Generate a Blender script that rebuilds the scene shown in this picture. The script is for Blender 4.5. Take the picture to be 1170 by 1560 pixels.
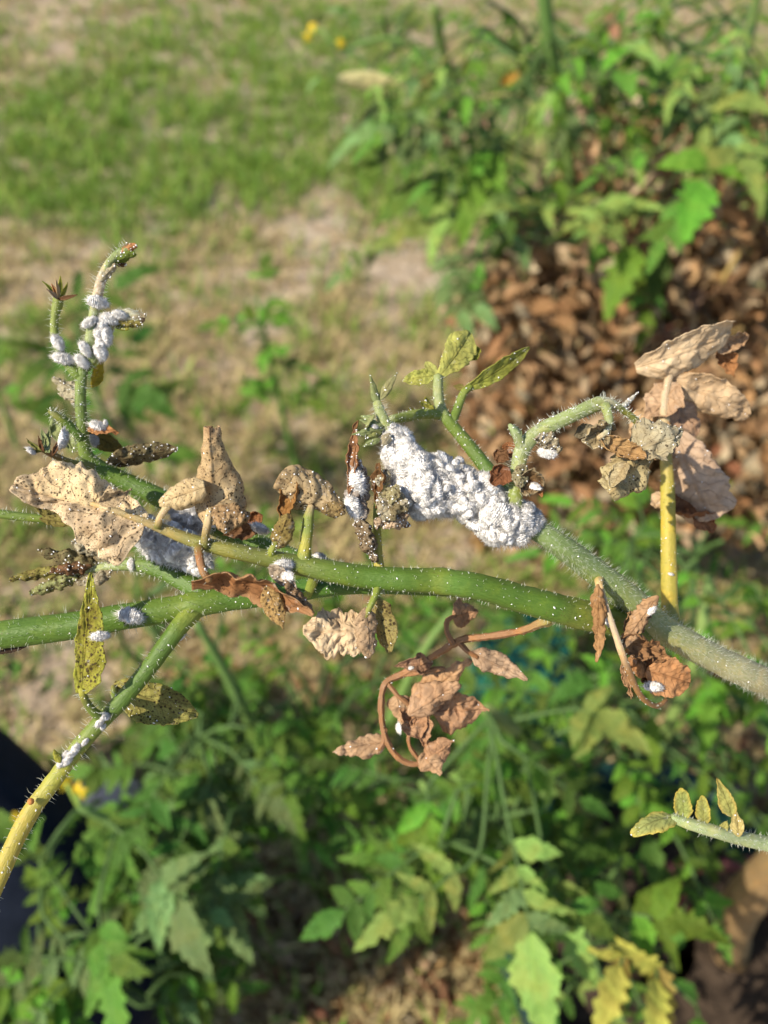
import bpy, math, random
import numpy as np
from mathutils import Vector, Matrix, noise
from mathutils.bvhtree import BVHTree

for _o in list(bpy.data.objects):
    bpy.data.objects.remove(_o)
rnd = random.Random(7)
sc = bpy.context.scene
COL = sc.collection
R = math.radians

# ------------------------------------------------------------------ camera
CAMH, PITCH, FPX, FOC = 0.75, 48.0, 1266.0, 0.150
CA = Vector((0, 0, CAMH))
FW = Vector((0, math.cos(R(PITCH)), -math.sin(R(PITCH))))
UP = Vector((0, math.sin(R(PITCH)), math.cos(R(PITCH))))
RT = Vector((1, 0, 0))
cam_d = bpy.data.cameras.new('camera')
cam = bpy.data.objects.new('camera', cam_d)
COL.objects.link(cam)
cam.location = CA
cam.rotation_euler = (R(90 - PITCH), 0, 0)
cam_d.sensor_fit = 'VERTICAL'
cam_d.sensor_height = 36.0
cam_d.lens = 36.0 * FPX / 1560.0
cam_d.clip_start = 0.005
cam_d.clip_end = 1000
cam_d.dof.use_dof = True
cam_d.dof.focus_distance = FOC - 0.001
cam_d.dof.aperture_fstop = 13.5
sc.camera = cam

# ------------------------------------------------------------------ sky, sun, exposure
SUN = Vector((-0.60, -0.30, 0.66)).normalized()
w = bpy.data.worlds.new('World')
sc.world = w
w.use_nodes = True
wn = w.node_tree
sky = wn.nodes.new('ShaderNodeTexSky')
sky.sky_type = 'NISHITA'
sky.sun_disc = False
sky.sun_elevation = math.asin(SUN.z)
sky.sun_rotation = math.atan2(SUN.x, SUN.y)
bg = wn.nodes['Background']
bg.inputs['Strength'].default_value = 0.11
wn.links.new(sky.outputs[0], bg.inputs[0])
sd = bpy.data.lights.new('sun', 'SUN')
sd.energy = 4.6
sd.angle = R(0.6)
sd.color = (1.0, 0.90, 0.74)
so = bpy.data.objects.new('sun', sd)
COL.objects.link(so)
so.rotation_euler = (-SUN).to_track_quat('-Z', 'Y').to_euler()
so.location = SUN * 5
sc.view_settings.view_transform = 'Standard'
sc.view_settings.look = 'None'
sc.view_settings.exposure = 0.74
sc.view_settings.gamma = 1
sc.view_settings.use_curve_mapping = False
sc.render.engine = 'CYCLES'
sc.cycles.use_denoising = True
sc.cycles.max_bounces = 6
sc.cycles.transparent_max_bounces = 6

# ------------------------------------------------------------------ helpers: places
def Q(x, y, D):
    """the point D metres deep seen at photograph position x, y"""
    return CA + D * (FW + RT * ((x - 585) / FPX) + UP * ((780 - y) / FPX))

def P(x, y, d=0.0):
    return Q(x, y, FOC + d / 1000.0)

def px(d=0.0):
    return (FOC + d / 1000.0) / FPX

def G(x, y, z=0.0):
    v = FW + RT * ((x - 585) / FPX) + UP * ((780 - y) / FPX)
    return CA + v * ((z - CAMH) / v.z)

def nz(v, s=1.0, o=0.0):
    return noise.noise(Vector((v[0] * s + o, v[1] * s - o * 1.7, v[2] * s + o * .6)))

# ------------------------------------------------------------------ helpers: objects
def tag(o, label=None, cat=None, group=None, kind=None):
    if label: o['label'] = label
    if cat: o['category'] = cat
    if group: o['group'] = group
    if kind: o['kind'] = kind
    return o

def empty(name, loc, label=None, cat=None, group=None):
    e = bpy.data.objects.new(name, None)
    COL.objects.link(e)
    e.location = loc
    e.empty_display_size = 0.01
    e['_w'] = 1
    del e['_w']
    return tag(e, label, cat, group)

def world_of(o):
    m = Matrix.Identity(4)
    while o:
        m = (o.matrix_parent_inverse @ o.matrix_basis if o.parent else o.matrix_basis) @ m
        o = o.parent
    return m

def parent(o, p):
    if p is not None:
        o.parent = p
        o.matrix_parent_inverse = world_of(p).inverted()
    return o

class MB:
    def __init__(self):
        self.v = []; self.f = []; self.uv = []; self.c = []
    def add(self, v, f, uv=None, c=None):
        b = len(self.v)
        self.v += [tuple(a) for a in v]
        self.f += [tuple(i + b for i in q) for q in f]
        self.uv += uv if uv is not None else [(0, 0)] * len(v)
        self.c += c if c is not None else [(1, 1, 1, 0)] * len(v)
    def mesh(self, name, mat, smooth=True):
        m = bpy.data.meshes.new(name)
        m.from_pydata(self.v, [], self.f)
        uvl = m.uv_layers.new(name='UVMap')
        li = np.empty(len(m.loops), dtype=np.int32)
        m.loops.foreach_get('vertex_index', li)
        uv = np.array(self.uv, dtype=np.float32)[li]
        uvl.data.foreach_set('uv', uv.ravel())
        ca = m.color_attributes.new('Col', 'FLOAT_COLOR', 'POINT')
        ca.data.foreach_set('color', np.array(self.c, dtype=np.float32).ravel())
        if smooth:
            m.polygons.foreach_set('use_smooth', [True] * len(m.polygons))
        m.materials.append(mat)
        m.update()
        return m
    def build(self, name, mat, par=None, smooth=True):
        o = bpy.data.objects.new(name, self.mesh(name, mat, smooth))
        COL.objects.link(o)
        return parent(o, par)

SURF_V, SURF_F = [], []          # everything the insects may sit on
def remember(mb):
    b = len(SURF_V)
    SURF_V.extend(mb.v)
    SURF_F.extend([tuple(i + b for i in f) for f in mb.f])

# ------------------------------------------------------------------ materials
class NT:
    def __init__(self, name):
        self.m = bpy.data.materials.new(name)
        self.m.use_nodes = True
        self.t = self.m.node_tree
        self.t.nodes.clear()
        self.out = self.n('OutputMaterial')
    def n(self, typ, **kw):
        nd = self.t.nodes.new('ShaderNode' + typ)
        for k, v in kw.items():
            if hasattr(nd, k): setattr(nd, k, v)
        return nd
    def l(self, a, b):
        self.t.links.new(a, b)
    def put(self, sock, v):
        if isinstance(v, bpy.types.NodeSocket): self.l(v, sock)
        elif v is not None:
            if isinstance(v, tuple) and len(v) == 3 and sock.type == 'RGBA': v = v + (1,)
            sock.default_value = v
    def math(self, op, a, b=None, c=None, clamp=False):
        nd = self.n('Math', operation=op); nd.use_clamp = clamp
        for i, v in enumerate((a, b, c)): self.put(nd.inputs[i], v)
        return nd.outputs[0]
    def mix(self, fac, a, b, mode='MIX'):
        nd = self.n('MixRGB', blend_type=mode)
        self.put(nd.inputs[0], fac); self.put(nd.inputs[1], a); self.put(nd.inputs[2], b)
        return nd.outputs[0]
    def noise(self, scale, detail=3, vec=None, rough=.55, col=False):
        nd = self.n('TexNoise')
        nd.inputs['Scale'].default_value = scale
        nd.inputs['Detail'].default_value = detail
        nd.inputs['Roughness'].default_value = rough
        if vec is not None: self.l(vec, nd.inputs['Vector'])
        return nd.outputs[1 if col else 0]
    def voro(self, scale, vec=None):
        nd = self.n('TexVoronoi')
        nd.inputs['Scale'].default_value = scale
        if vec is not None: self.l(vec, nd.inputs['Vector'])
        return nd.outputs['Distance']
    def ramp(self, v, a, b, ca=(0, 0, 0), cb=(1, 1, 1)):
        nd = self.n('ValToRGB')
        nd.color_ramp.elements[0].position = a
        nd.color_ramp.elements[1].position = b
        nd.color_ramp.elements[0].color = ca + (1,)
        nd.color_ramp.elements[1].color = cb + (1,)
        self.l(v, nd.inputs[0])
        return nd.outputs[0]
    def obj(self):
        return self.n('TexCoord').outputs['Object']
    def attr(self):
        nd = self.n('VertexColor'); nd.layer_name = 'Col'
        return nd.outputs['Color'], nd.outputs['Alpha']
    def bump(self, h, strength, dist):
        nd = self.n('Bump')
        nd.inputs['Strength'].default_value = strength
        nd.inputs['Distance'].default_value = dist
        self.l(h, nd.inputs['Height'])
        return nd.outputs[0]
    def bsdf(self, col, rough=.6, spec=.3, normal=None, trans=None, tcol=None, sss=0, sssr=.001):
        p = self.n('BsdfPrincipled')
        self.put(p.inputs['Base Color'], col)
        self.put(p.inputs['Roughness'], rough)
        p.inputs['Specular IOR Level'].default_value = spec
        if sss:
            p.inputs['Subsurface Weight'].default_value = sss
            p.inputs['Subsurface Radius'].default_value = (1, .8, .5)
            p.inputs['Subsurface Scale'].default_value = sssr
        if normal is not None: self.l(normal, p.inputs['Normal'])
        o = p.outputs[0]
        if trans:
            t = self.n('BsdfTranslucent')
            self.put(t.inputs['Color'], tcol if tcol is not None else col)
            mx = self.n('MixShader'); mx.inputs[0].default_value = trans
            self.l(o, mx.inputs[1]); self.l(t.outputs[0], mx.inputs[2])
            o = mx.outputs[0]
        self.l(o, self.out.inputs['Surface'])
        return self.m

def mat_stem():
    n = NT('stem_skin')
    c, a = n.attr(); ob = n.obj()
    uv = n.n('TexCoord').outputs['UV']
    mp = n.n('Mapping'); mp.inputs['Scale'].default_value = (9, 1.2, 1)
    n.l(uv, mp.inputs[0])
    st = n.noise(6, 4, mp.outputs[0])
    c1 = n.mix(n.ramp(st, .35, .7), c, n.mix(1, c, (.72, .82, .6), 'MULTIPLY'))
    c2 = n.mix(n.ramp(n.noise(260, 3, ob), .52, .72), c1, n.mix(1, c1, (1.35, 1.18, .9), 'MULTIPLY'))
    sp = n.ramp(n.voro(1100, ob), .10, .16, (1, 1, 1), (0, 0, 0))
    sp = n.math('MULTIPLY', sp, n.ramp(n.noise(190, 2, ob), .55, .62))
    c3 = n.mix(n.math('MULTIPLY', sp, .75), c2, (.10, .07, .02))
    c3 = n.mix(n.math('MULTIPLY', n.ramp(n.noise(110, 4, ob), .52, .7), .45), c3, n.mix(1, c3, (.62, .60, .7), 'MULTIPLY'))
    dust = n.math('MULTIPLY', n.ramp(n.noise(1300, 4, ob), .5, .8), a)
    c4 = n.mix(dust, c3, (.62, .64, .58))
    h = n.math('ADD', st, n.math('MULTIPLY', n.noise(1500, 2, ob), .6))
    return n.bsdf(c4, .48, .35, n.bump(h, .5, .0003), sss=.12, sssr=.0015)

def mat_leaf(name, trans=.22, rough=.75, rand=False, nv=7.0, vein=(1.25, 1.2, 1.1), veindark=False):
    """leaf skin: vertex colour, branching veins, blotches, dark specks"""
    n = NT(name)
    c, a = n.attr(); ob = n.obj()
    if not rand: c = n.mix(1, c, (.95, .97, .95), 'MULTIPLY')
    uv = n.n('TexCoord').outputs['UV']
    sx = n.n('SeparateXYZ'); n.l(uv, sx.inputs[0])
    u, v = sx.outputs[0], sx.outputs[1]
    av = n.math('ABSOLUTE', n.math('SUBTRACT', v, .5))
    wob = n.math('MULTIPLY', n.math('SUBTRACT', n.noise(5, 2, uv), .5), .30)
    mid = n.ramp(av, .012, .045, (1, 1, 1), (0, 0, 0))
    ph = n.math('MULTIPLY', n.math('ADD', n.math('SUBTRACT', u, n.math('MULTIPLY', av, .55)), wob), nv)
    fr = n.math('ABSOLUTE', n.math('SUBTRACT', n.math('FRACT', ph), .5))
    lat = n.ramp(fr, .02, .085, (1, 1, 1), (0, 0, 0))
    vn = n.math('MAXIMUM', mid, n.math('MULTIPLY', lat, .7))
    if rand == 'still':
        big = 60
    elif rand:
        oi = n.n('ObjectInfo')
        hs = n.n('HueSaturation')
        n.l(c, hs.inputs['Color'])
        n.l(n.math('ADD', n.math('MULTIPLY', oi.outputs['Random'], .055), .470), hs.inputs['Hue'])
        n.l(n.math('ADD', n.math('MULTIPLY', oi.outputs['Random'], .68), .48), hs.inputs['Value'])
        c = hs.outputs[0]
        big = 5
    else:
        big = 160
    c1 = n.mix(n.ramp(n.noise(big, 4, ob), .35, .7), c, n.mix(1, c, (.74, .68, .62) if not rand else (.75, .85, .8), 'MULTIPLY'))
    c1 = n.mix(n.ramp(n.noise(big * 5, 4, ob), .4, .75), c1, n.mix(1, c1, (1.22, 1.2, 1.15), 'MULTIPLY'))
    c2 = n.mix(n.math('MULTIPLY', vn, .6 if rand else .38), c1, n.mix(1, c1, vein, 'MULTIPLY'))
    if not rand:
        thr = n.math('MULTIPLY', a, n.math('MULTIPLY', n.noise(230, 3, ob), .78))
        st = n.math('MULTIPLY', n.ramp(n.noise(330, 5, ob, .65), .50, .66), n.math('MULTIPLY_ADD', a, .5, .16))
        c2 = n.mix(st, c2, n.mix(1, c2, (.46, .36, .27), 'MULTIPLY'))
        sp = n.math('LESS_THAN', n.voro(1250, ob), thr)
        sp2 = n.math('LESS_THAN', n.voro(2700, ob), n.math('MULTIPLY', a, n.math('MULTIPLY', n.noise(300, 3, ob), .98)))
        c2 = n.mix(n.math('MULTIPLY', sp2, .55), c2, (.12, .07, .03))
        c2 = n.mix(n.math('MULTIPLY', sp, .85), c2, (.045, .028, .012))
        pw = n.ramp(n.noise(520, 5, ob, .7), .60, .78)
        c2 = n.mix(n.math('MULTIPLY', pw, .45), c2, (.62, .58, .52))
    else:
        edge = n.math('MULTIPLY', n.ramp(n.noise(3.5, 3, ob), .52, .66), a)
        c2 = n.mix(edge, c2, (.36, .30, .06))
    h = n.math('ADD', n.math('MULTIPLY', vn, .8 if not veindark else -.8), n.math('MULTIPLY', n.noise(big * 4, 4, ob), .9))
    tc = n.mix(1, c2, (1.0, 1.0, .55), 'MULTIPLY') if rand else c2
    return n.bsdf(c2, rough, .22 if not rand else .16, n.bump(h, .7, .0004 if not rand else .0006), trans, tc)

def mat_plain(name, col, rough=.7, spec=.3, nscale=None, ncol=None, bump=None, trans=None):
    n = NT(name); ob = n.obj()
    c = col
    if nscale:
        c = n.mix(n.ramp(n.noise(nscale, 4, ob), .35, .68), col, ncol)
    nm = n.bump(n.noise(bump[0], 4, ob), bump[1], bump[2]) if bump else None
    return n.bsdf(c, rough, spec, nm, trans)

def mat_attr(name, rough=.8, trans=None, spec=.2):
    n = NT(name)
    c, a = n.attr()
    return n.bsdf(c, rough, spec, None, trans)

M = {}
M['stem'] = mat_stem()
M['leaf'] = mat_leaf('withered_leaf_skin', .25, .8, vein=(.66, .55, .44))
M['bleaf'] = mat_leaf('fresh_leaf_skin', .30, .62, True, 6.0, (1.3, 1.25, 1.1), True)
M['bdead'] = mat_leaf('dead_leaf_skin', .18, .8, True, 6.0, (1.2, 1.15, 1.1))
M['bmass'] = mat_leaf('leaf_litter_skin', .18, .8, 'still', 6.0, (1.2, 1.15, 1.1))
M['bstem'] = mat_attr('soft_stem_skin', .6)
M['hair'] = mat_plain('hair_glass', (.78, .80, .70), .4, .4, trans=.45)
M['bug'] = mat_plain('wax_powder', (.90, .885, .86), .95, .05, 5, (.62, .59, .56), (22, .9, .00007))  # grey noise tone paints crevice shading and dirt onto the white bodies
M['wool'] = mat_plain('wax_wool', (.90, .885, .86), .95, .05, 600, (.60, .57, .53), (2200, .7, .00012), trans=.2)  # darker noise colour: grey shading painted into the wool, with dirty gaps
M['speck'] = mat_plain('wax_speck', (.85, .85, .84), .9, .1)
M['grass'] = mat_attr('grass_blade', .6, .3)
M['cloth'] = mat_plain('navy_cloth', (.006, .009, .017), .9, .1, 90, (.010, .014, .025), (500, .5, .001))
M['stone'] = mat_plain('pale_stone', (.52, .42, .38), .9, .2, 60, (.40, .31, .27), (120, .6, .003))
M['pot'] = mat_plain('dark_green_plastic', (.006, .030, .026), .45, .4, 30, (.010, .042, .035))
M['teal'] = mat_plain('teal_plastic', (.012, .09, .065), .5, .3, 30, (.018, .12, .085))
M['wire'] = mat_plain('maroon_paint', (.13, .025, .03), .5, .4, 120, (.17, .05, .04))
M['bark'] = mat_plain('woody_bark', (.25, .15, .08), .85, .2, 150, (.16, .09, .045), (300, .8, .003))
M['soil'] = mat_plain('potting_soil', (.035, .025, .018), .95, .1, 120, (.07, .05, .035), (200, .9, .004))
M['flower'] = mat_plain('petal_yellow', (.72, .52, .03), .6, .2, trans=.3)

# ------------------------------------------------------------------ tubes
def spline(pts, step):
    """Catmull-Rom through (vector, radius, colour) knots"""
    out = []
    n = len(pts)
    for i in range(n - 1):
        p0, p1, p2, p3 = pts[max(i - 1, 0)], pts[i], pts[i + 1], pts[min(i + 2, n - 1)]
        k = max(1, int((p2[0] - p1[0]).length / step))
        for j in range(k):
            t = j / k
            a = [-.5 * t ** 3 + t * t - .5 * t, 1.5 * t ** 3 - 2.5 * t * t + 1, -1.5 * t ** 3 + 2 * t * t + .5 * t, .5 * t ** 3 - .5 * t * t]
            v = p0[0] * a[0] + p1[0] * a[1] + p2[0] * a[2] + p3[0] * a[3]
            r = p1[1] + (p2[1] - p1[1]) * t
            c = [p1[2][q] + (p2[2][q] - p1[2][q]) * t for q in range(4)]
            out.append((v, r, c))
    out.append(pts[-1])
    return out

def tube(mb, pts, step=.0012, seg=14, lump=.06, seed=0., cap=True):
    sp = spline(pts, step)
    n = len(sp)
    vs, fs, uvs, cs = [], [], [], []
    side = None
    L = 0
    for i, (v, r, c) in enumerate(sp):
        t = (sp[min(i + 1, n - 1)][0] - sp[max(i - 1, 0)][0]).normalized()
        if side is None:
            side = t.orthogonal().normalized()
        side = (side - t * side.dot(t)).normalized()
        b = t.cross(side)
        if i: L += (v - sp[i - 1][0]).length
        for k in range(seg):
            a = 2 * math.pi * k / seg
            d = side * math.cos(a) + b * math.sin(a)
            rr = r * (1 + lump * nz(v + d * r, .35 / max(r, 1e-5), seed) + lump * .5 * math.cos(a * 5 + seed))
            vs.append(v + d * rr)
            uvs.append((k / seg, L / .01))
            cs.append(tuple(c))
    for i in range(n - 1):
        for k in range(seg):
            k2 = (k + 1) % seg
            fs.append((i * seg + k, i * seg + k2, (i + 1) * seg + k2, (i + 1) * seg + k))
    if cap:
        for e, i in ((0, 0), (1, n - 1)):
            v, r, c = sp[i]
            t = (sp[min(i + 1, n - 1)][0] - sp[max(i - 1, 0)][0]).normalized() * (1 if e else -1)
            vs.append(v + t * r * .6)
            uvs.append((0, 0)); cs.append(tuple(c))
            q = len(vs) - 1
            for k in range(seg):
                k2 = (k + 1) % seg
                fs.append((i * seg + k, i * seg + k2, q) if e else (i * seg + k2, i * seg + k, q))
    mb.add(vs, fs, uvs, cs)
    return sp

def hairs(mb, sp, dens, ln, thick=.00005, lean=.35, rg=rnd):
    """fine plant hairs standing off a tube; dens per cm of stem"""
    for i in range(len(sp) - 1):
        v0, r0, _ = sp[i]; v1, r1, _ = sp[i + 1]
        t = (v1 - v0)
        cnt = dens * t.length * 100
        cnt = int(cnt) + (1 if rg.random() < cnt % 1 else 0)
        if t.length < 1e-9: continue
        tn = t.normalized()
        s = tn.orthogonal().normalized(); b = tn.cross(s)
        for _ in range(cnt):
            a = rg.random() * 6.283
            d = s * math.cos(a) + b * math.sin(a)
            p = v0 + t * rg.random() + d * r0 * .93
            dr = (d + Vector([rg.uniform(-lean, lean) for _ in range(3)])).normalized()
            l_ = ln * rg.uniform(.35, 1.3)
            bend = Vector([rg.uniform(-.25, .25) for _ in range(3)]) * l_
            o1 = dr.orthogonal().normalized(); o2 = dr.cross(o1)
            h = thick * rg.uniform(.7, 1.2)
            ring = [(o1 * math.cos(q) + o2 * math.sin(q)) * h for q in (0, 2.094, 4.189)]
            m = p + dr * l_ * .55
            vs = [p + q for q in ring] + [m + q * .7 for q in ring] + [p + dr * l_ + bend]
            mb.add(vs, [(0, 1, 4, 3), (1, 2, 5, 4), (2, 0, 3, 5), (3, 4, 6), (4, 5, 6), (5, 3, 6)])

def specks(mb, sp, n, s0=.00005, s1=.00019, rg=rnd):
    for _ in range(n):
        i = rg.randrange(len(sp) - 1)
        v, r, _c = sp[i]
        t = (sp[i + 1][0] - sp[i][0])
        if t.length < 1e-9: continue
        tn = t.normalized(); s = tn.orthogonal().normalized(); b = tn.cross(s)
        a = rg.random() * 6.283
        d = s * math.cos(a) + b * math.sin(a)
        blob(mb, v + t * rg.random() + d * r * 1.0, d, rg.uniform(s0, s1), rg)

def blob(mb, p, d, s, rg):
    """small flattened crumb of wax"""
    o1 = d.orthogonal().normalized(); o2 = d.cross(o1)
    a = rg.random() * 6.28
    e1 = (o1 * math.cos(a) + o2 * math.sin(a)) * s * rg.uniform(1, 2.1)
    e2 = (o2 * math.cos(a) - o1 * math.sin(a)) * s
    e3 = d * s * .7
    mb.add([p + e1, p + e2, p - e1, p - e2, p + e3 + e1 * .2, p - e3 * .5],
           [(0, 1, 4), (1, 2, 4), (2, 3, 4), (3, 0, 4), (1, 0, 5), (2, 1, 5), (3, 2, 5), (0, 3, 5)])

# ------------------------------------------------------------------ leaves
def ilist(a, s):
    if not isinstance(a, (list, tuple)): return a
    x = s * (len(a) - 1); i = min(int(x), len(a) - 2); t = x - i
    return a[i] + (a[i + 1] - a[i]) * t

def leaf_mesh(mb, base, tip, up, wn, wp, curl=0., bend=0., twist=0., crumple=.08, quilt=.04, teeth=.08, nt=7,
              col=(.5, .4, .2), edge=None, speck=.3, nu=40, nv=22, seed=0., cf=1.0, saw=.35, colp=None):
    """a leaf blade from base to tip. wn / wp: half widths (m) of the two sides along the length; curl: turn of each
    half towards `up` in radians (list along the length allowed, pair for two sides)"""
    X = (tip - base); L = X.length; X = X / L
    N = (up - X * up.dot(X)).normalized(); Y = N.cross(X)
    wm = max(max(wn) if isinstance(wn, (list, tuple)) else wn, max(wp) if isinstance(wp, (list, tuple)) else wp)
    cn, cp = curl if isinstance(curl, tuple) else (curl, curl)
    pts, uvs, cs = [], [], []
    nq = 4.5 + (seed * 7.3) % 2.0
    quilt = quilt * .55
    fr = []
    pos = Vector((0, 0, 0))
    for i in range(nu + 1):
        s = i / nu
        ang = bend * (s - .5)
        d = Vector((math.cos(ang), 0, math.sin(ang)))
        if i: pos = pos + d * (L / nu)
        fr.append((pos.copy(), d, Vector((-math.sin(ang), 0, math.cos(ang)))))
    # refit chord onto base -> tip
    ch = fr[-1][0]; cl = max(ch.length, 1e-6); sc_ = L / cl
    rot = Vector((ch.x, 0, ch.z)).normalized()
    cA, sA = rot.x, rot.z
    for i in range(nu + 1):
        s = i / nu
        o, d, nn = fr[i]
        for j in range(nv + 1):
            t = 2 * j / nv - 1
            W = ilist(wp if t > 0 else wn, s)
            sd_ = 7. if t > 0 else 3.
            tooth = 1 + saw * teeth * ((s * nt * (1 if t > 0 else 1.13) + .5 * noise.noise(Vector((s * 5, sd_, seed))) + .3 * seed) % 1.0 - .5) * 2 * min(1, 4 * s * (1 - s) + .2) + teeth * (1.5 * noise.noise(Vector((s * 6, sd_, seed))) + .8 * noise.noise(Vector((s * 17, sd_, seed))))
            a = abs(t) * W * tooth
            cu = ilist(list(cp) if isinstance(cp, (list, tuple)) else cp, s) if t > 0 else ilist(list(cn) if isinstance(cn, (list, tuple)) else cn, s)
            k = cu / max(W, 1e-6)
            if abs(k) > 1e-3 / wm:
                yy = math.sin(k * a) / k; zz = (1 - math.cos(k * a)) / k
            else:
                yy = a; zz = 0.
            nl = Vector((0, -math.sin(k * a), math.cos(k * a)))
            if t < 0: yy = -yy; nl.y = -nl.y
            fade = min(1, s * 6)
            q = Vector((s * L, t * W, 0)) / wm
            dz = crumple * wm * fade * (noise.noise(q * 1.3 * cf + Vector((seed, 0, 1))) * 1.1 + .75 * (.5 - 1.6 * abs(noise.noise(q * 1.5 * cf + Vector((0, seed, 5))))) + .42 * (.5 - 1.6 * abs(noise.noise(q * 3.4 * cf + Vector((2, 0, seed))))) + .16 * noise.noise(q * 8 * cf + Vector((2, 0, seed))))
            ph = (s - .275 * abs(t)) * nq + .45 * noise.noise(q * .9 + Vector((seed, 4, 0)))
            dz += quilt * wm * fade * (abs(math.sin(math.pi * ph)) - .5) * min(1, abs(t) * 4) * (1 - abs(t) * .4)
            dz -= quilt * wm * .8 * math.exp(-(t * W / (.08 * wm)) ** 2)
            yy += nl.y * dz; zz += nl.z * dz
            dx = crumple * wm * .5 * fade * noise.noise(q * 2.2 * cf + Vector((9, seed, 2)))
            tw = twist * (s - .5)
            y2 = yy * math.cos(tw) - zz * math.sin(tw); z2 = yy * math.sin(tw) + zz * math.cos(tw)
            l = o * sc_ + d * dx + nn * z2 + Vector((0, y2, 0))
            lx = l.x * cA + l.z * sA; lz = -l.x * sA + l.z * cA
            pts.append(base + X * lx + Y * l.y + N * lz)
            uvs.append((s, t * .5 + .5))
            e = max(abs(t), (s - .55) / .45) ** 4 if edge else 0
            cb_ = colp if (colp and t > 0) else col
            c = [cb_[q_] + ((edge[q_] - cb_[q_]) * e if edge else 0) for q_ in range(3)]
            cs.append((c[0], c[1], c[2], speck))
    fs = []
    m = nv + 1
    for i in range(nu):
        for j in range(nv):
            fs.append((i * m + j, i * m + j + 1, (i + 1) * m + j + 1, (i + 1) * m + j))
    mb.add(pts, fs, uvs, cs)

OVATE = [.10, .52, .84, .98, 1.0, .93, .80, .62, .42, .20, .02]
BLUNT = [.15, .60, .88, 1.0, 1.0, .97, .92, .84, .70, .48, .16]
NARROW = [.25, .6, .85, 1.0, .95, .8, .6, .35, .05]
leaf_no = [0]
def L(par, p0, p1, W, roll=0, curl=0., bend=0., col=(.5, .4, .2), speck=.3, crumple=.1, prof=OVATE, wn=None, wp=None, name='dry_leaflet',
      twist=0., quilt=.05, teeth=.1, nt=7, edge=None, nu=40, nv=22, thick=.00013, sit=True, label=None, dust=0, colp=None):
    """a leaf of the near plant: p0, p1 = (x, y, mm behind the focus plane), W half width in px"""
    a, b = P(*p0), P(*p1)
    pp = px((p0[2] + p1[2]) / 2)
    leaf_no[0] += 1
    X = (b - a).normalized()
    N = (CA - (a + b) / 2); N = (N - X * N.dot(X)).normalized()
    N = Matrix.Rotation(R(roll), 3, X) @ N
    wn_ = [q * pp for q in wn] if wn else [q * W * pp for q in prof]
    wp_ = [q * pp for q in wp] if wp else [q * W * pp for q in prof]
    if 'withered' in name or W: crumple *= 1.35
    mb = MB()
    leaf_mesh(mb, a, b, N, wn_, wp_, curl, bend, twist, crumple, quilt, teeth, nt, col, edge, speck, nu, nv, leaf_no[0] * 3.17, colp=colp)
    o = mb.build(name, M['leaf'], par)
    sm = o.modifiers.new('thickness', 'SOLIDIFY'); sm.thickness = thick; sm.offset = 0
    if label: o['label'] = label
    if sit: remember(mb)
    dust = int(dust * .55)
    if dust:
        ms = MB()
        for _ in range(dust):
            i = rnd.randrange(len(mb.v))
            i2 = min(i + 1, len(mb.v) - 1)
            p = Vector(mb.v[i]).lerp(Vector(mb.v[i2]), rnd.random()) if abs(i % (nv + 1)) != nv else Vector(mb.v[i])
            d = (CA - p).normalized()
            blob(ms, p + d * .00012, d, (.00005 + .00014 * rnd.random() ** 2), rnd)
        tag(ms.build('wax_specks', M['speck'], o), kind='stuff')
    return o

def stem(par, name, knots, hair=0, hl=.0011, sp=0, seg=20, lump=.075, seed=None, step=.0012, label=None, ht=.000048, sit=True):
    """knots: (x, y, mm behind focus, radius px, colour rgb[, powder])"""
    pts = [(P(k[0], k[1], k[2]), k[3] * px(k[2]), tuple(k[4]) + ((k[5],) if len(k) > 5 else (.0,))) for k in knots]
    mb = MB()
    leaf_no[0] += 1
    s = tube(mb, pts, step, seg, lump, leaf_no[0] * 1.7 if seed is None else seed)
    o = mb.build(name, M['stem'], par)
    if label: o['label'] = label
    if sit: remember(mb)
    if hair:
        h = MB(); hairs(h, s, hair, hl, ht)
        tag(h.build('stem_hairs', M['hair'], o), kind='stuff')
    if sp:
        m = MB(); specks(m, s, sp)
        tag(m.build('wax_specks', M['speck'], o), kind='stuff')
    return o

# ================================================================== the setting
def mat_ground():
    n = NT('sandy_soil')
    ob = n.obj()
    c = n.mix(n.ramp(n.noise(5, 5, ob), .38, .62), (.36, .285, .205), (.47, .385, .29))
    c = n.mix(n.ramp(n.noise(28, 5, ob), .48, .68), c, (.27, .20, .12))
    c = n.mix(n.ramp(n.noise(140, 4, ob), .50, .75), c, (.16, .11, .065))
    c = n.mix(n.ramp(n.voro(70, ob), .05, .16, (1, 1, 1), (0, 0, 0)), c, (.52, .43, .33))
    h = n.math('ADD', n.noise(45, 6, ob), n.math('MULTIPLY', n.noise(220, 3, ob), .4))
    return n.bsdf(c, .95, .1, n.bump(h, 1.0, .012))

gm = MB()
_n = 60
_xs = [-60, -20, -6] + [-3 + 6 * i / _n for i in range(_n + 1)] + [6, 20, 60]
_ys = [-60, -20, -4] + [-1 + 5 * i / _n for i in range(_n + 1)] + [8, 20, 60, 120]
gv, gf = [], []
def ground_z(x, y):
    if abs(x) > 3.2 or y > 4.2 or y < -1.2: return 0.0
    return .018 * noise.noise(Vector((x * 2.2, y * 2.2, 3))) + .007 * noise.noise(Vector((x * 8, y * 8, 1)))
for y in _ys:
    for x in _xs:
        gv.append((x, y, ground_z(x, y)))
W_ = len(_xs)
for j in range(len(_ys) - 1):
    for i in range(W_ - 1):
        gf.append((j * W_ + i, j * W_ + i + 1, (j + 1) * W_ + i + 1, (j + 1) * W_ + i))
gm.add(gv, gf)
tag(gm.build('ground', mat_ground()), kind='structure')

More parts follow.
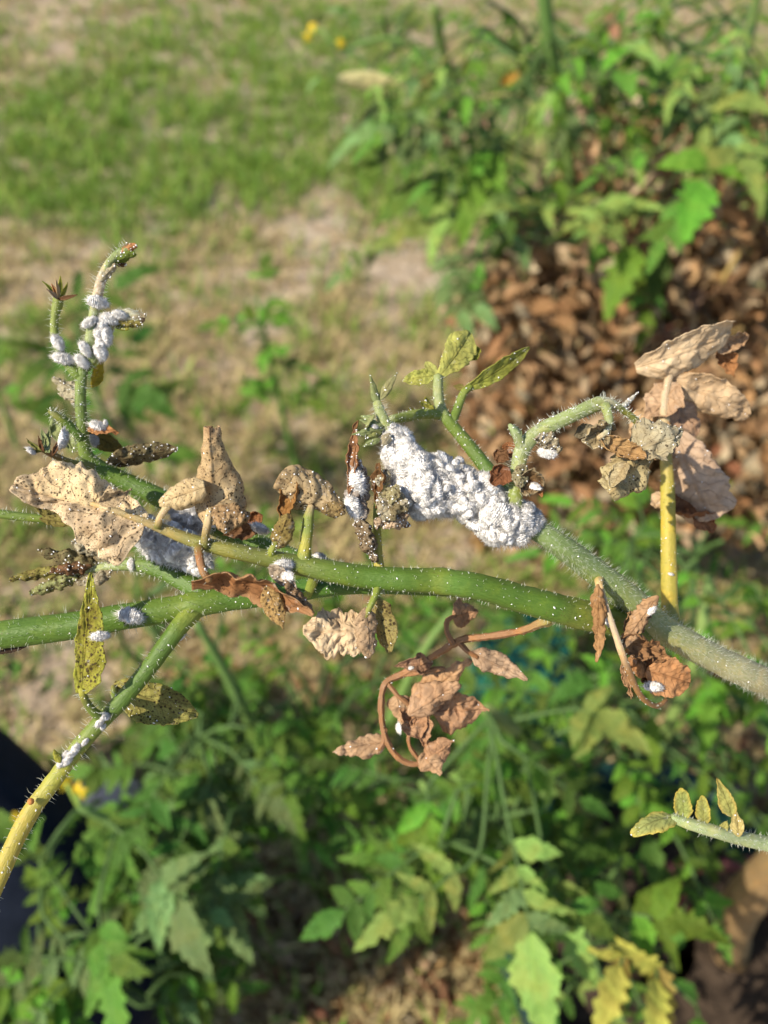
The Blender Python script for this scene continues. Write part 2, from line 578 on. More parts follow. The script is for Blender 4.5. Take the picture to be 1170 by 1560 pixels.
# grass: green tufts and dry thatch, one uncountable mass
GREEN = [(300, 235, .20, 1.3), (60, 285, .16, 1.1), (470, 215, .16, 1.2), (600, 250, .12, 1.0), (430, 120, .18, .5), (150, 170, .15, .6), (560, 130, .15, .6), (20, 200, .14, .7), (640, 330, .08, .6),
         (180, 150, .14, .5), (690, 160, .2, .9), (380, 60, .25, .45), (700, 300, .10, .7), (30, 520, .06, .7), (640, 470, .05, .6), (560, 30, .2, .5), (230, 60, .2, .35)]
GREEN = [(G(a, b), r, k * 1.35) for a, b, r, k in GREEN]
BARE = [(490, 350, .09, 1.), (600, 430, .07, .9), (350, 300, .05, .5), (470, 420, .06, .8), (390, 500, .05, .8), (330, 430, .05, .6), (60, 440, .06, .4), (570, 490, .05, .7), (80, 80, .1, .5), (700, 30, .2, .4), (230, 440, .04, .5), (20, 220, .05, .5), (120, 1000, .05, .6), (30, 1080, .05, .7)]
BARE = [(G(a, b), r, k) for a, b, r, k in BARE]
def field(lst, x, y):
    return sum(k * math.exp(-((x - p.x) ** 2 + (y - p.y) ** 2) / (r * r)) for p, r, k in lst)
rg = random.Random(21)
npr = np.random.default_rng(5)
tv, tf3, tf4, tc = [], [], [], []
tufts = 0
def blade(p, az, ln, wd, lean, droop, c0, c1):
    dx, dy = math.cos(az), math.sin(az)
    sx, sy = -dy * wd, dx * wd
    b = len(tv)
    x1, z1 = ln * .55 * math.sin(lean), ln * .55 * math.cos(lean)
    l2 = lean + droop
    x2, z2 = x1 + ln * .45 * math.sin(l2), z1 + ln * .45 * math.cos(l2)
    tv.extend([(p[0] - sx, p[1] - sy, p[2]), (p[0] + sx, p[1] + sy, p[2]),
               (p[0] + dx * x1 - sx * .8, p[1] + dy * x1 - sy * .8, p[2] + z1), (p[0] + dx * x1 + sx * .8, p[1] + dy * x1 + sy * .8, p[2] + z1),
               (p[0] + dx * x2, p[1] + dy * x2, p[2] + max(z2, .002))])
    tf4.append((b, b + 1, b + 3, b + 2)); tf3.append((b + 2, b + 3, b + 4))
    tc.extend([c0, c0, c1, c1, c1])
while tufts < 23000:
    Yg = rg.uniform(.02, 3.3) ** 1.0
    Xg = rg.uniform(-1, 1) * (.42 * Yg + .42)
    if Yg > 1.2 and rg.random() < (Yg - 1.2) / 4: continue
    g = field(GREEN, Xg, Yg) + .55 * noise.noise(Vector((Xg * 6, Yg * 4, 2))) + .35 * noise.noise(Vector((Xg * 17, Yg * 14, 7)))
    bare = field(BARE, Xg, Yg) + .45 * noise.noise(Vector((Xg * 7, Yg * 7, 12)))
    tufts += 1
    isg = rg.random() < max(.26 if Yg > 1.35 else .10, min(.96, (.2 if Yg > 1.35 else .05) + g * .8))
    if not isg and rg.random() < bare * 1.1: continue
    if isg and rg.random() < bare * .7: continue
    p = (Xg, Yg, ground_z(Xg, Yg) - .002)
    nb = rg.randint(5, 10)
    for _ in range(nb):
        q = (p[0] + rg.gauss(0, .009), p[1] + rg.gauss(0, .009), p[2])
        if isg:
            k = rg.uniform(.6, 1.25)
            ye = rg.random() ** 2 * .6
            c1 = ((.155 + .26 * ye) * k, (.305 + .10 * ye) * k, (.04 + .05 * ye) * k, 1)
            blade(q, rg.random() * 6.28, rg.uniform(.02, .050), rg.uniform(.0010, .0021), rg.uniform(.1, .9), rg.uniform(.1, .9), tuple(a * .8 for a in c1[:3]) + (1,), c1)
        else:
            k = rg.uniform(.6, 1.2)
            c1 = (.52 * k, .42 * k, .21 * k, 1) if rg.random() < .68 else ((.33 * k, .24 * k, .12 * k, 1) if rg.random() < .6 else (.30 * k, .31 * k, .09 * k, 1))
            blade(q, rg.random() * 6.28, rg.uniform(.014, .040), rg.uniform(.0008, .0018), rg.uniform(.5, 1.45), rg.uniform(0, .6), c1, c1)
me = bpy.data.meshes.new('grass')
me.from_pydata(tv, [], tf4 + tf3)
ca = me.color_attributes.new('Col', 'FLOAT_COLOR', 'POINT')
ca.data.foreach_set('color', np.array(tc, dtype=np.float32).ravel())
me.materials.append(M['grass'])
go = bpy.data.objects.new('grass', me); COL.objects.link(go)
tag(go, 'patchy lawn of short green and dry straw-coloured grass', 'grass', kind='stuff')
# ================================================================== plants behind
brg = random.Random(11)
def green_variants():
    """leaflet meshes of unit length along +X, face up +Z"""
    out = {}
    lob = [.05, .30, .62, .98, .60, .80, 1.0, .56, .70, .80, .44, .52, .50, .28, .30, .16, .02]
    pal = {'green': ((.105, .200, .030), .05), 'deep': ((.070, .145, .024), .0), 'pale': ((.22, .315, .075), .25), 'fresh': ((.130, .265, .028), .05), 'yellow': ((.44, .38, .085), .5), 'grey': ((.15, .235, .085), .1)}
    for kind, (c, a) in pal.items():
        ms = []
        for k in range(5):
            mb = MB()
            pr = lob if k % 3 != 1 else OVATE
            W = brg.uniform(.16, .25)
            leaf_mesh(mb, Vector((0, 0, 0)), Vector((1, 0, 0)), Vector((0, 0, 1)), [q * W for q in pr], [q * W * brg.uniform(.9, 1.1) for q in pr],
                      curl=(brg.uniform(-.2, .9), brg.uniform(-.2, .9)), bend=-brg.uniform(.2, 1.3), twist=brg.uniform(-.5, .5), crumple=.12, quilt=.10, teeth=.16, nt=6, saw=1.0,
                      col=c, edge=tuple(q * 1.25 for q in c), speck=a, nu=34, nv=10, seed=k * 5.3 + len(kind))
            ms.append(mb.mesh('leaflet', M['bleaf']))
        out[kind] = ms
    return out
LV = green_variants()
def dead_variants():
    out = []
    pal = [(.50, .31, .17), (.40, .22, .11), (.56, .39, .24), (.34, .17, .075), (.46, .26, .13), (.58, .43, .29), (.40, .20, .10), (.28, .14, .07)]
    for k, c in enumerate(pal):
        mb = MB()
        W = brg.uniform(.22, .42)
        leaf_mesh(mb, Vector((0, 0, 0)), Vector((1, 0, 0)), Vector((0, 0, 1)), [q * W for q in OVATE], [q * W for q in BLUNT],
                  curl=(brg.uniform(.8, 2.8), brg.uniform(.8, 2.8)), bend=brg.uniform(-2.4, 2.4), twist=brg.uniform(-2, 2), crumple=.38, quilt=.12, teeth=.25, nt=6,
                  col=c, edge=tuple(q * .8 for q in c), speck=0, nu=18, nv=10, seed=k * 9.1)
        out.append(mb.mesh('dead_leaf', M['bdead']))
    return out
DV = dead_variants()

def place(mesh, name, par, base, xdir, up, size, wide=1.0):
    X = xdir.normalized()
    Z = (up - X * up.dot(X))
    Z = Z.normalized() if Z.length > 1e-4 else X.orthogonal().normalized()
    Y = Z.cross(X)
    o = bpy.data.objects.new(name, mesh)
    COL.objects.link(o)
    m = Matrix((X * size, Y * size * wide, Z * size)).transposed().to_4x4()
    m.translation = base
    o.matrix_basis = m
    if par is not None:
        o.parent = par
        o.matrix_parent_inverse = world_of(par).inverted()
    return o

def rv(s=1.0, g=None):
    g = g or brg
    return Vector((g.uniform(-s, s), g.uniform(-s, s), g.uniform(-s, s)))

class Plant:
    def __init__(self, name, base, label, cat='plant', group=None):
        self.root = empty(name, base, label, cat, group)
        self.base = Vector(base)
        self.pts = []
    def stem(self, knots, name='stem', c0=(.12, .19, .05), c1=None, step=.01, seg=8, mat='bstem', attach=True):
        """knots: (Vector, radius m)"""
        c1 = c1 or c0
        n = len(knots)
        pts = [(k[0], k[1], tuple(c0[q] + (c1[q] - c0[q]) * i / max(1, n - 1) for q in range(3)) + (0,)) for i, k in enumerate(knots)]
        mb = MB()
        sp = tube(mb, pts, step, seg, .08, brg.random() * 9)
        o = mb.build(name, M[mat], self.root)
        if attach: self.pts += [(a[0], a[1]) for a in sp]
        return o
    def near(self, p, jitter=.03):
        return min(self.pts, key=lambda q: (q[0] - p).length * brg.uniform(1, 1 + jitter))[0]
    def leaf(self, base, tip, size, kind='green', pairs=2, up=None, attach=True, droop=.25, kinds=None, colr=(.06, .11, .03), rad=.0008, term=1.15):
        """a compound leaf: stalk from the stem through base to tip, leaflets in pairs and one at the end"""
        up = (up or Vector((-.15, -.25, 1))).normalized()
        ax = tip - base
        ln = ax.length
        k = []
        cc = tuple(colr) + (0,)
        if attach:
            a = self.near(base)
            mid = (a + base) / 2 + Vector((0, 0, .06 * (base - a).length))
            k += [(a, rad * 1.5, cc), (mid, rad * 1.35, cc)]
        sag = Vector((0, 0, -droop * ln * .3))
        k += [(base, rad * 1.2, cc), (base + ax * .5 - sag * .5, rad, cc), (tip, rad * .7, cc)]
        mb = MB()
        sp = tube(mb, k, .008, 6, .05)
        o = mb.build('leaf', M['bstem'], self.root)
        ks = kinds or [kind]
        d = ax.normalized()
        side = up.cross(d).normalized()
        for i in range(pairs):
            f = .95 - .75 * (i + .35) / pairs
            p = base + ax * f - sag * 2 * f * (1 - f)
            for s in (-1, 1):
                dr = (d * brg.uniform(.35, .75) + side * s + rv(.22)) - Vector((0, 0, droop * brg.uniform(.3, 1.6)))
                sz = size * brg.uniform(.6, 1.0) * (1 - .3 * i / max(1, pairs))
                u = up + rv(.45)
                place(brg.choice(LV[brg.choice(ks)]), 'leaflet', o, p - dr.normalized() * .001, dr, u, sz, brg.uniform(.85, 1.2))
                if brg.random() < .35:
                    p2 = base + ax * max(.05, f - .12)
                    place(brg.choice(LV[brg.choice(ks)]), 'leaflet', o, p2, dr + rv(.4), u + rv(.4), sz * .45)
        dr = d + rv(.2) - Vector((0, 0, droop * .8))
        place(brg.choice(LV[brg.choice(ks)]), 'leaflet', o, tip, dr, up + rv(.25), size * term, brg.uniform(.95, 1.2))
        return o
    def fill(self, n, cx, cy, rx, ry, D0, D1, s0, s1, kinds, ln=(.05, .09), pairs=(1, 3), droop=(.2, .9), up=None):
        cen = Q(cx, cy, (D0 + D1) / 2 + .03)
        if cen.z < .05: cen.z = .05
        a0 = self.near(cen)
        if (cen - a0).length > .03:
            self.stem([(a0, .0028), (a0.lerp(cen, .5) + rv(.012), .0026), (cen, .0022)], name='branch', c0=(.06, .10, .03))
        for _ in range(n // 3 + 1):
            a = brg.random() * 6.283; r = brg.uniform(.45, .9)
            e = Q(cx + rx * r * math.cos(a), cy + ry * r * math.sin(a), brg.uniform(D0, D1) + .015)
            if e.z < .04: e.z = .04
            f = brg.uniform(.3, 1.0)
            q0 = a0.lerp(cen, f) if (cen - a0).length > .03 else a0
            q0 = self.near(q0)
            self.stem([(q0, .0022), (q0.lerp(e, .5) + rv(.012), .0019), (e, .0013)], name='branch', c0=(.06, .11, .03))
        for _ in range(n):
            r = math.sqrt(brg.random()); a = brg.random() * 6.283
            x, y = cx + rx * r * math.cos(a), cy + ry * r * math.sin(a)
            b = Q(x, y, brg.uniform(D0, D1))
            st = self.near(b)
            if (b - st).length > .035: b = st + (b - st).normalized() * brg.uniform(.02, .05)
            if b.z < .03: b.z = .03 + brg.random() * .03
            st = self.near(b)
            out = Vector((b.x - st.x, b.y - st.y, 0))
            out = (out.normalized() if out.length > 1e-3 else Vector((1, 0, 0))) + rv(.8)
            out.z = -brg.uniform(*droop) * .7 + .15
            t = b + out.normalized() * brg.uniform(*ln)
            if t.z < .015: t.z = .015
            k = brg.choice(kinds)
            self.leaf(b, t, brg.uniform(s0, s1) * .62, k, brg.randint(*pairs) + 2, up=up, kinds=[k, k, brg.choice(kinds)], droop=brg.uniform(*droop) * .7)

# ---- large tomato plant, upper right
b2 = G(880, 690)
pl = Plant('tomato_plant', b2, 'tall green tomato plant rising above the brown withered leaves', 'tomato plant')
def vert(base, tips, r0, r1):
    k = [(base, r0)]
    n = len(tips)
    return k + [(t, r0 + (r1 - r0) * (i + 1) / n) for i, t in enumerate(tips)]
pl.stem(vert(b2 - Vector((0, 0, .01)), [Q(872, 480, .89), Q(868, 300, .80), Q(858, 180, .745), Q(835, 40, .68), Q(822, -90, .63)], .0075, .0055), c0=(.15, .19, .05), c1=(.10, .20, .05))
pl.stem(vert(b2 + Vector((.01, 0, .005)), [Q(900, 420, .90), Q(760, 240, .84), Q(690, 120, .79), Q(660, 10, .73)], .0055, .004), name='branch', c0=(.14, .2, .05))
pl.stem(vert(Q(872, 470, .885), [Q(960, 330, .83), Q(1070, 220, .74), Q(1130, 100, .68), Q(1160, -40, .62)], .0055, .0035), name='branch', c0=(.16, .24, .07))
pl.stem(vert(Q(864, 230, .77), [Q(940, 120, .74), Q(1010, 20, .68), Q(1050, -60, .64)], .004, .003), name='branch', c0=(.14, .22, .06))
pl.stem(vert(Q(690, 120, .79), [Q(600, 60, .77), Q(520, 75, .76), Q(490, 45, .75)], .003, .0016), name='branch', c0=(.14, .24, .06))
UPS = Vector((-.25, -.15, 1))
# leaves one can pick out
pl.leaf(Q(830, 310, .70), Q(940, 320, .64), .040, 'pale', 2, droop=.1)
pl.leaf(Q(900, 300, .68), Q(800, 325, .62), .050, 'pale', 1, droop=.1)
pl.leaf(Q(975, 355, .68), Q(968, 375, .66), .055, 'fresh', 0, droop=1.2, up=Vector((-.6, -.7, .4)))
pl.leaf(Q(1010, 355, .70), Q(1005, 372, .69), .045, 'deep', 0, droop=1.2, up=Vector((-.3, -.8, .4)))
pl.leaf(Q(1070, 190, .60), Q(1130, 240, .55), .050, 'pale', 2, droop=.3)
pl.leaf(Q(1100, 230, .58), Q(1070, 275, .54), .048, 'fresh', 1, droop=.3)
pl.leaf(Q(960, 130, .62), Q(1060, 145, .58), .050, 'pale', 1, droop=.15)
pl.leaf(Q(880, 120, .62), Q(975, 115, .60), .048, 'green', 1, droop=.15)
pl.leaf(Q(900, 60, .64), Q(940, 75, .60), .050, 'pale', 0, droop=.2)
pl.leaf(Q(780, 200, .72), Q(735, 265, .70), .055, 'fresh', 1, droop=.8, up=Vector((-.6, -.7, .5)))
pl.leaf(Q(680, 200, .78), Q(610, 190, .76), .055, 'grey', 2, droop=.5, up=Vector((-.5, -.6, .6)))
pl.leaf(Q(620, 180, .78), Q(570, 190, .77), .050, 'grey', 1, droop=.9, up=Vector((-.5, -.6, .6)))
pl.leaf(Q(730, 330, .78), Q(660, 340, .78), .060, 'pale', 1, droop=.5)
pl.leaf(Q(750, 370, .80), Q(735, 400, .80), .050, 'green', 0, droop=1.2, up=Vector((-.7, -.6, .4)))
pl.leaf(Q(700, 260, .80), Q(640, 290, .80), .055, 'green', 2, droop=.6)
pl.fill(36, 800, 80, 190, 110, .60, .82, .028, .044, ['green', 'green', 'pale', 'grey', 'fresh'], droop=(.5, 1.3))
pl.fill(24, 1040, 70, 150, 120, .55, .75, .026, .042, ['green', 'pale', 'fresh', 'grey'], droop=(.4, 1.2))
pl.fill(16, 740, 210, 140, 110, .70, .86, .028, .046, ['green', 'green', 'grey', 'deep'])
pl.fill(12, 1090, 230, 110, 90, .55, .70, .026, .044, ['pale', 'fresh', 'green', 'deep'])
pl.fill(9, 690, 330, 80, 90, .76, .90, .034, .055, ['grey', 'green'])
pl.fill(9, 600, 60, 80, 60, .74, .82, .022, .040, ['fresh', 'green', 'grey'])
pl.fill(9, 900, 340, 130, 60, .64, .80, .036, .058, ['pale', 'fresh', 'green'])
# cream, rolled dying leaf and brown hooked leaflets
mb = MB()
a, b = Q(640, 135, .70), Q(515, 118, .68)
leaf_mesh(mb, a, b, (CA - a), [q * .013 for q in BLUNT], [q * .013 for q in BLUNT], curl=-1.5, crumple=.06, quilt=.12, col=(.62, .56, .27), edge=(.66, .62, .36), speck=0, nu=30, nv=14)
pl.pts = pl.pts
cream = mb.build('dry_leaf', M['leaf'], pl.root); cream['label'] = 'cream yellow rolled leaf'
pl.stem([(pl.near(a), .0011), ((pl.near(a) + a) / 2 + Vector((0, 0, .008)), .001), (a, .0009)], name='leaf_stalk', c0=(.22, .19, .06), attach=False)
for (p0, p1, w_, cc) in (((690, 165, .70), (668, 222, .69), .008, (.50, .36, .24)), ((700, 160, .70), (745, 195, .69), .006, (.46, .31, .2)), ((672, 222, .69), (712, 205, .69), .006, (.52, .39, .27)), ((640, 130, .70), (660, 110, .70), .009, (.35, .19, .1)),
                         ((870, 165, .72), (895, 185, .72), .010, (.5, .36, .26)), ((705, 95, .76), (720, 120, .76), .008, (.34, .15, .07)), ((925, 20, .74), (945, 60, .74), .012, (.36, .2, .13)), ((790, 110, .76), (760, 130, .76), .008, (.45, .27, .05))):
    mb = MB(); a, b = Q(*p0), Q(*p1)
    leaf_mesh(mb, a, b, (CA - a) + rv(.3), [q * w_ for q in BLUNT], [q * w_ for q in BLUNT], curl=1.6, bend=1.4, crumple=.25, col=cc, speck=0, nu=20, nv=10, seed=brg.random() * 50)
    mb.build('dry_leaf', M['leaf'], pl.root)
    s_ = pl.near(a)
    pl.stem([(s_, .0009), ((s_ + a) / 2 + Vector((0, 0, .004)), .0008), (a, .0007)], name='leaf_stalk', c0=(.18, .16, .06), attach=False)

def flower(par, c, r, towards, stalk_from=None):
    """five pointed petals round a cone"""
    mb = MB()
    z = towards.normalized(); x = z.orthogonal().normalized(); y = z.cross(x)
    for k in range(5):
        a = k * 1.2566 + brg.random() * .2
        d = (x * math.cos(a) + y * math.sin(a)) - z * .35
        leaf_mesh(mb, c, c + d.normalized() * r, z, [q * r * .3 for q in NARROW], [q * r * .3 for q in NARROW], curl=.4, bend=-.8, crumple=.05, col=(1, 1, 1), speck=0, nu=8, nv=4)
    tube(mb, [(c - z * r * .1, r * .12, (1, 1, 1, 0)), (c + z * r * .5, r * .06, (1, 1, 1, 0))], r * .2, 6)
    return mb.build('flower', M['flower'], par)
for (x, y) in ((476, 40), (470, 55), (520, 65)):
    c = Q(x, y, .75)
    flower(pl.root, c, .0055, (CA - c) + rv(.5))
    pl.stem([(pl.near(c), .001), (c, .0009)], name='flower_stalk', attach=False, c0=(.2, .3, .05))

# ---- withered lower growth: many dead leaves on thin dead twigs
b3 = G(930, 760)
wp_ = Plant('withered_plant', b3, 'withered brown plant thick with curled dead leaves under the green one', 'plant')
twigs = [(950, 180, .82), (1090, 150, .78), (900, 240, .85), (1150, 230, .76), (720, 400, .95), (800, 380, .88), (840, 520, .86), (900, 480, .82), (980, 520, .78), (1060, 480, .76), (1130, 500, .74), (930, 620, .80), (1010, 640, .76), (830, 640, .88), (1160, 330, .74), (760, 430, .98), (820, 480, .95), (700, 470, 1.08), (890, 400, .95), (960, 440, .90), (1040, 420, .86), (1120, 400, .82), (1160, 480, .80), (860, 560, .95), (780, 590, 1.0), (940, 560, .90), (1040, 560, .84), (1130, 580, .8), (760, 680, .98), (900, 660, .92), (1000, 300, .88), (1100, 320, .82), (720, 560, 1.04), (1080, 680, .8), (990, 700, .86), (900, 300, .92)]
dead = 0
for (x, y, D) in twigs:
    e = Q(x, y, D)
    if e.z < .02: e.z = .03
    m1 = b3.lerp(e, .45) + rv(.02) + Vector((0, 0, .07))
    s0 = b3 + Vector((brg.uniform(-.05, .05), brg.uniform(-.04, .04), 0)); s0.z = ground_z(s0.x, s0.y) - .005
    yl = brg.random() < .45
    kn = [(s0, .0042 if yl else .003), (m1, .0036 if yl else .0024), (e, .0016)]
    wp_.stem(kn, name='twig', c0=(.42, .34, .08) if yl else (.26, .17, .09), c1=(.32, .22, .09))
    sp_ = spline([(k[0], k[1], (0, 0, 0, 0)) for k in kn], .01)
    for _ in range(8):
        q = sp_[brg.randrange(int(len(sp_) * .3), len(sp_))][0]
        dr = rv(1.0); dr.z -= .5
        sz = brg.uniform(.030, .062)
        place(brg.choice(DV), 'dead_leaf', wp_.root, q, dr, rv(1) + Vector((0, -.3, .4)), sz, brg.uniform(.7, 1.2))
        dead += 1

def leaf_mass(n, f, par, name, size, seed):
    g = random.Random(seed)
    pal = [(.50, .325, .19), (.41, .24, .13), (.56, .40, .26), (.35, .185, .09), (.46, .275, .15), (.56, .44, .30), (.28, .155, .08), (.42, .23, .11)]
    mb = MB()
    for _ in range(n):
        p, flat = f(g)
        d = rv(1, g); d.z = d.z * (.15 if flat else 1) - (0 if flat else .4); d.normalize()
        k = g.uniform(*size); W = k * g.uniform(.2, .42); c = g.choice(pal); v_ = g.uniform(.5, 1.12)
        leaf_mesh(mb, p, p + d * k, Vector((0, 0, 1)) + rv(.7, g), [q * W for q in OVATE], [q * W for q in BLUNT], curl=(g.uniform(.5, 2.6), g.uniform(.5, 2.6)), bend=g.uniform(-2, 2), twist=g.uniform(-2, 2),
                  crumple=.35, quilt=.1, teeth=.25, col=tuple(q * v_ for q in c), speck=0, nu=8, nv=6, seed=g.random() * 90)
    return tag(mb.build(name, M['bmass'], par), kind='stuff')
def in_shrub(g):
    while True:
        x, y = g.uniform(680, 1230), g.uniform(140, 820)
        if y < 320 and (x < 860 or g.random() < .45): continue
        if x < 700 + abs(y - 600) * .25: continue
        p = Q(x, y, g.uniform(.74, 1.02))
        if p.z > .01: return p, False
leaf_mass(2900, in_shrub, wp_.root, 'dead_leaf_mass', (.014, .042), 4)
def on_soil(g):
    cx, cy, rx, ry = g.choice([(930, 640, 300, 230), (560, 1450, 260, 160), (560, 1450, 260, 160), (1000, 1250, 260, 300), (480, 1050, 240, 150)])
    r = math.sqrt(g.random()); a = g.random() * 6.283
    p = G(cx + rx * r * math.cos(a), cy + ry * r * math.sin(a)); p.z = ground_z(p.x, p.y) + .002
    return p, True
tag(leaf_mass(1500, on_soil, None, 'leaf_litter', (.010, .030), 9), 'brown crumbled leaf litter covering the soil under the plants', 'leaf litter')
# ---- litter of fallen leaves on the soil
lrg = random.Random(3)
LIT = [(930, 640, 260, 190, 90), (560, 1450, 200, 130, 70), (1000, 1150, 180, 200, 40), (500, 1000, 200, 120, 18), (760, 760, 150, 100, 20), (350, 1150, 200, 200, 16), (1080, 1480, 110, 90, 24)]
for cx, cy, rx, ry, n in LIT:
    for _ in range(n):
        r = math.sqrt(lrg.random()); a = lrg.random() * 6.283
        p = G(cx + rx * r * math.cos(a), cy + ry * r * math.sin(a))
        p.z = ground_z(p.x, p.y) + .003
        dr = rv(1, lrg); dr.z *= .12
        o = place(lrg.choice(DV), 'fallen_leaf', None, p, dr, Vector((0, 0, 1)) + rv(.5, lrg), lrg.uniform(.018, .042), lrg.uniform(.8, 1.2))
        tag(o, 'curled brown dead leaf lying loose on the soil', 'leaf', 'dead leaves littering the soil')

# ---- lower right plant with the pale drooping leaf and the yellowing leaflets
b4 = G(960, 1360)
p4 = Plant('tomato_plant', b4, 'tomato plant with drooping pale leaf and yellowing leaflets beside dark pot', 'tomato plant')
p4.stem([(b4 - Vector((0, 0, .01)), .006), (Q(930, 1300, .60), .0055), (Q(860, 1200, .48), .005), (Q(790, 1120, .42), .004), (Q(740, 1080, .40), .003)], c0=(.16, .2, .06))
p4.stem([(Q(930, 1300, .60), .005), (Q(1000, 1150, .52), .004), (Q(1060, 1000, .47), .0035), (Q(1080, 880, .46), .003)], name='branch', c0=(.15, .22, .06))
p4.stem([(Q(925, 1290, .59), .004), (Q(960, 1420, .47), .003), (Q(930, 1440, .42), .002)], name='branch', c0=(.25, .28, .08))
p4.stem([(Q(860, 1200, .48), .004), (Q(700, 1230, .46), .003), (Q(640, 1190, .45), .002)], name='branch', c0=(.15, .24, .06))
p4.leaf(Q(770, 1230, .37), Q(808, 1420, .345), 0.0340, 'pale', 4, droop=.25, up=Vector((-.2, -.6, 1)), kinds=['pale', 'pale', 'grey'], term=1.25)
p4.leaf(Q(730, 1300, .37), Q(640, 1370, .36), 0.0306, 'pale', 2, droop=.2)
p4.leaf(Q(830, 1310, .37), Q(860, 1400, .36), 0.0272, 'pale', 2, droop=.3, up=Vector((-.2, -.6, 1)))
p4.leaf(Q(960, 1430, .37), Q(945, 1470, .355), .030, 'yellow', 1, droop=.5, up=Vector((-.2, -.8, .7)))
p4.leaf(Q(1000, 1440, .38), Q(1000, 1490, .36), .028, 'yellow', 1, droop=.5, up=Vector((-.2, -.8, .7)))
p4.leaf(Q(940, 1390, .38), Q(1010, 1400, .37), 0.0255, 'fresh', 2, droop=.3)
p4.leaf(Q(1060, 1530, .40), Q(1065, 1550, .39), 0.0187, 'green', 0, droop=.5, up=Vector((-.2, -.8, .7)))
p4.leaf(Q(650, 1200, .40), Q(655, 1260, .39), 0.0272, 'fresh', 2, droop=.6, up=Vector((-.4, -.8, .6)))
p4.leaf(Q(880, 1080, .40), Q(910, 1090, .39), 0.0289, 'pale', 2, droop=.4)
p4.leaf(Q(990, 1070, .42), Q(993, 1090, .415), 0.0255, 'fresh', 0, droop=1.2, up=Vector((-.3, -.8, .6)))
p4.leaf(Q(1070, 1020, .44), Q(1080, 1060, .43), 0.0289, 'fresh', 2, droop=1.0, up=Vector((-.3, -.8, .6)))
p4.fill(34, 720, 1230, 130, 110, .36, .52, .026, .040, ['green', 'fresh', 'green', 'deep'], ln=(.025, .05))
p4.fill(26, 1020, 900, 150, 110, .42, .60, .022, .040, ['fresh', 'green', 'deep', 'fresh'])
p4.fill(24, 1000, 1120, 160, 120, .44, .62, .024, .042, ['green', 'deep', 'fresh', 'green'])
p4.fill(18, 880, 1360, 110, 90, .40, .50, .022, .034, ['green', 'deep', 'pale'])
p4.fill(10, 850, 1120, 130, 120, .48, .66, .026, .042, ['deep', 'green'])

# ---- centre plant under the branch
b5 = G(470, 1330)
p5 = Plant('tomato_plant', b5, 'leafy green tomato plant below the branch, between trousers and pale leaf', 'tomato plant')
p5.stem([(b5 - Vector((0, 0, .01)), .006), (Q(440, 1250, .62), .005), (Q(380, 1100, .52), .004), (Q(330, 1000, .48), .003), (Q(300, 950, .46), .002)], c0=(.11, .19, .05))
p5.stem([(Q(440, 1250, .62), .005), (Q(560, 1150, .58), .004), (Q(640, 1000, .54), .003), (Q(690, 930, .53), .002)], name='branch', c0=(.12, .2, .05))
p5.stem([(Q(440, 1250, .62), .004), (Q(300, 1230, .52), .003), (Q(250, 1200, .50), .002)], name='branch', c0=(.12, .2, .05))
p5.leaf(Q(320, 1260, .46), Q(345, 1360, .43), 0.0323, 'grey', 3, droop=.4, up=Vector((-.3, -.6, .8)))
p5.leaf(Q(340, 1170, .47), Q(300, 1230, .45), 0.0340, 'grey', 3, droop=.3)
p5.leaf(Q(310, 1230, .46), Q(270, 1300, .44), 0.0323, 'green', 3, droop=.5)
p5.fill(38, 330, 1180, 115, 110, .44, .60, .028, .044, ['deep', 'green', 'grey', 'green'], ln=(.025, .05))
p5.fill(24, 480, 1080, 150, 120, .52, .70, .026, .042, ['fresh', 'green', 'deep'])
p5.fill(6, 240, 1090, 110, 90, .52, .68, .026, .040, ['fresh', 'green', 'green'])
p5.fill(14, 300, 1300, 100, 90, .48, .62, .026, .042, ['deep', 'grey', 'green'], ln=(.025, .05))
p5.fill(13, 640, 1000, 100, 90, .54, .68, .024, .038, ['fresh', 'green'])
p5.fill(10, 260, 930, 120, 70, .52, .70, .022, .036, ['fresh', 'green'])

# ---- lower left plant in front of the trousers
b6 = G(120, 1500)
p6 = Plant('tomato_plant', b6, 'tomato plant with grey-green leaves and yellow flowers in front of dark trousers', 'tomato plant')
p6.stem([(b6 - Vector((0, 0, .01)), .005), (Q(160, 1400, .55), .0045), (Q(190, 1280, .46), .003), (Q(120, 1230, .43), .002)], c0=(.13, .22, .06))
p6.stem([(Q(160, 1400, .55), .004), (Q(90, 1350, .47), .003), (Q(60, 1300, .45), .002)], name='branch', c0=(.13, .22, .06))
p6.leaf(Q(220, 1300, .42), Q(270, 1370, .40), 0.0340, 'grey', 3, droop=.4, up=Vector((-.2, -.6, .9)))
p6.leaf(Q(150, 1380, .42), Q(170, 1480, .40), 0.0323, 'green', 3, droop=.4, up=Vector((-.2, -.6, .9)))
p6.leaf(Q(60, 1310, .42), Q(30, 1280, .42), 0.0255, 'green', 2, droop=.2)
p6.fill(34, 130, 1490, 150, 80, .40, .52, .026, .042, ['green', 'grey', 'deep', 'fresh'], ln=(.025, .05))
p6.fill(12, 190, 1430, 100, 100, .42, .52, .028, .044, ['deep', 'grey', 'green'], ln=(.025, .05))
p6.fill(2, 60, 1290, 60, 30, .42, .48, .014, .022, ['fresh', 'green'])
for (x, y) in ((100, 1192), (118, 1206), (25, 1250)):
    c = Q(x, y, .43)
    flower(p6.root, c, .0055, (CA - c) + rv(.6))
    p6.stem([(p6.near(c), .001), (c, .0009)], name='flower_stalk', attach=False, c0=(.22, .32, .06))

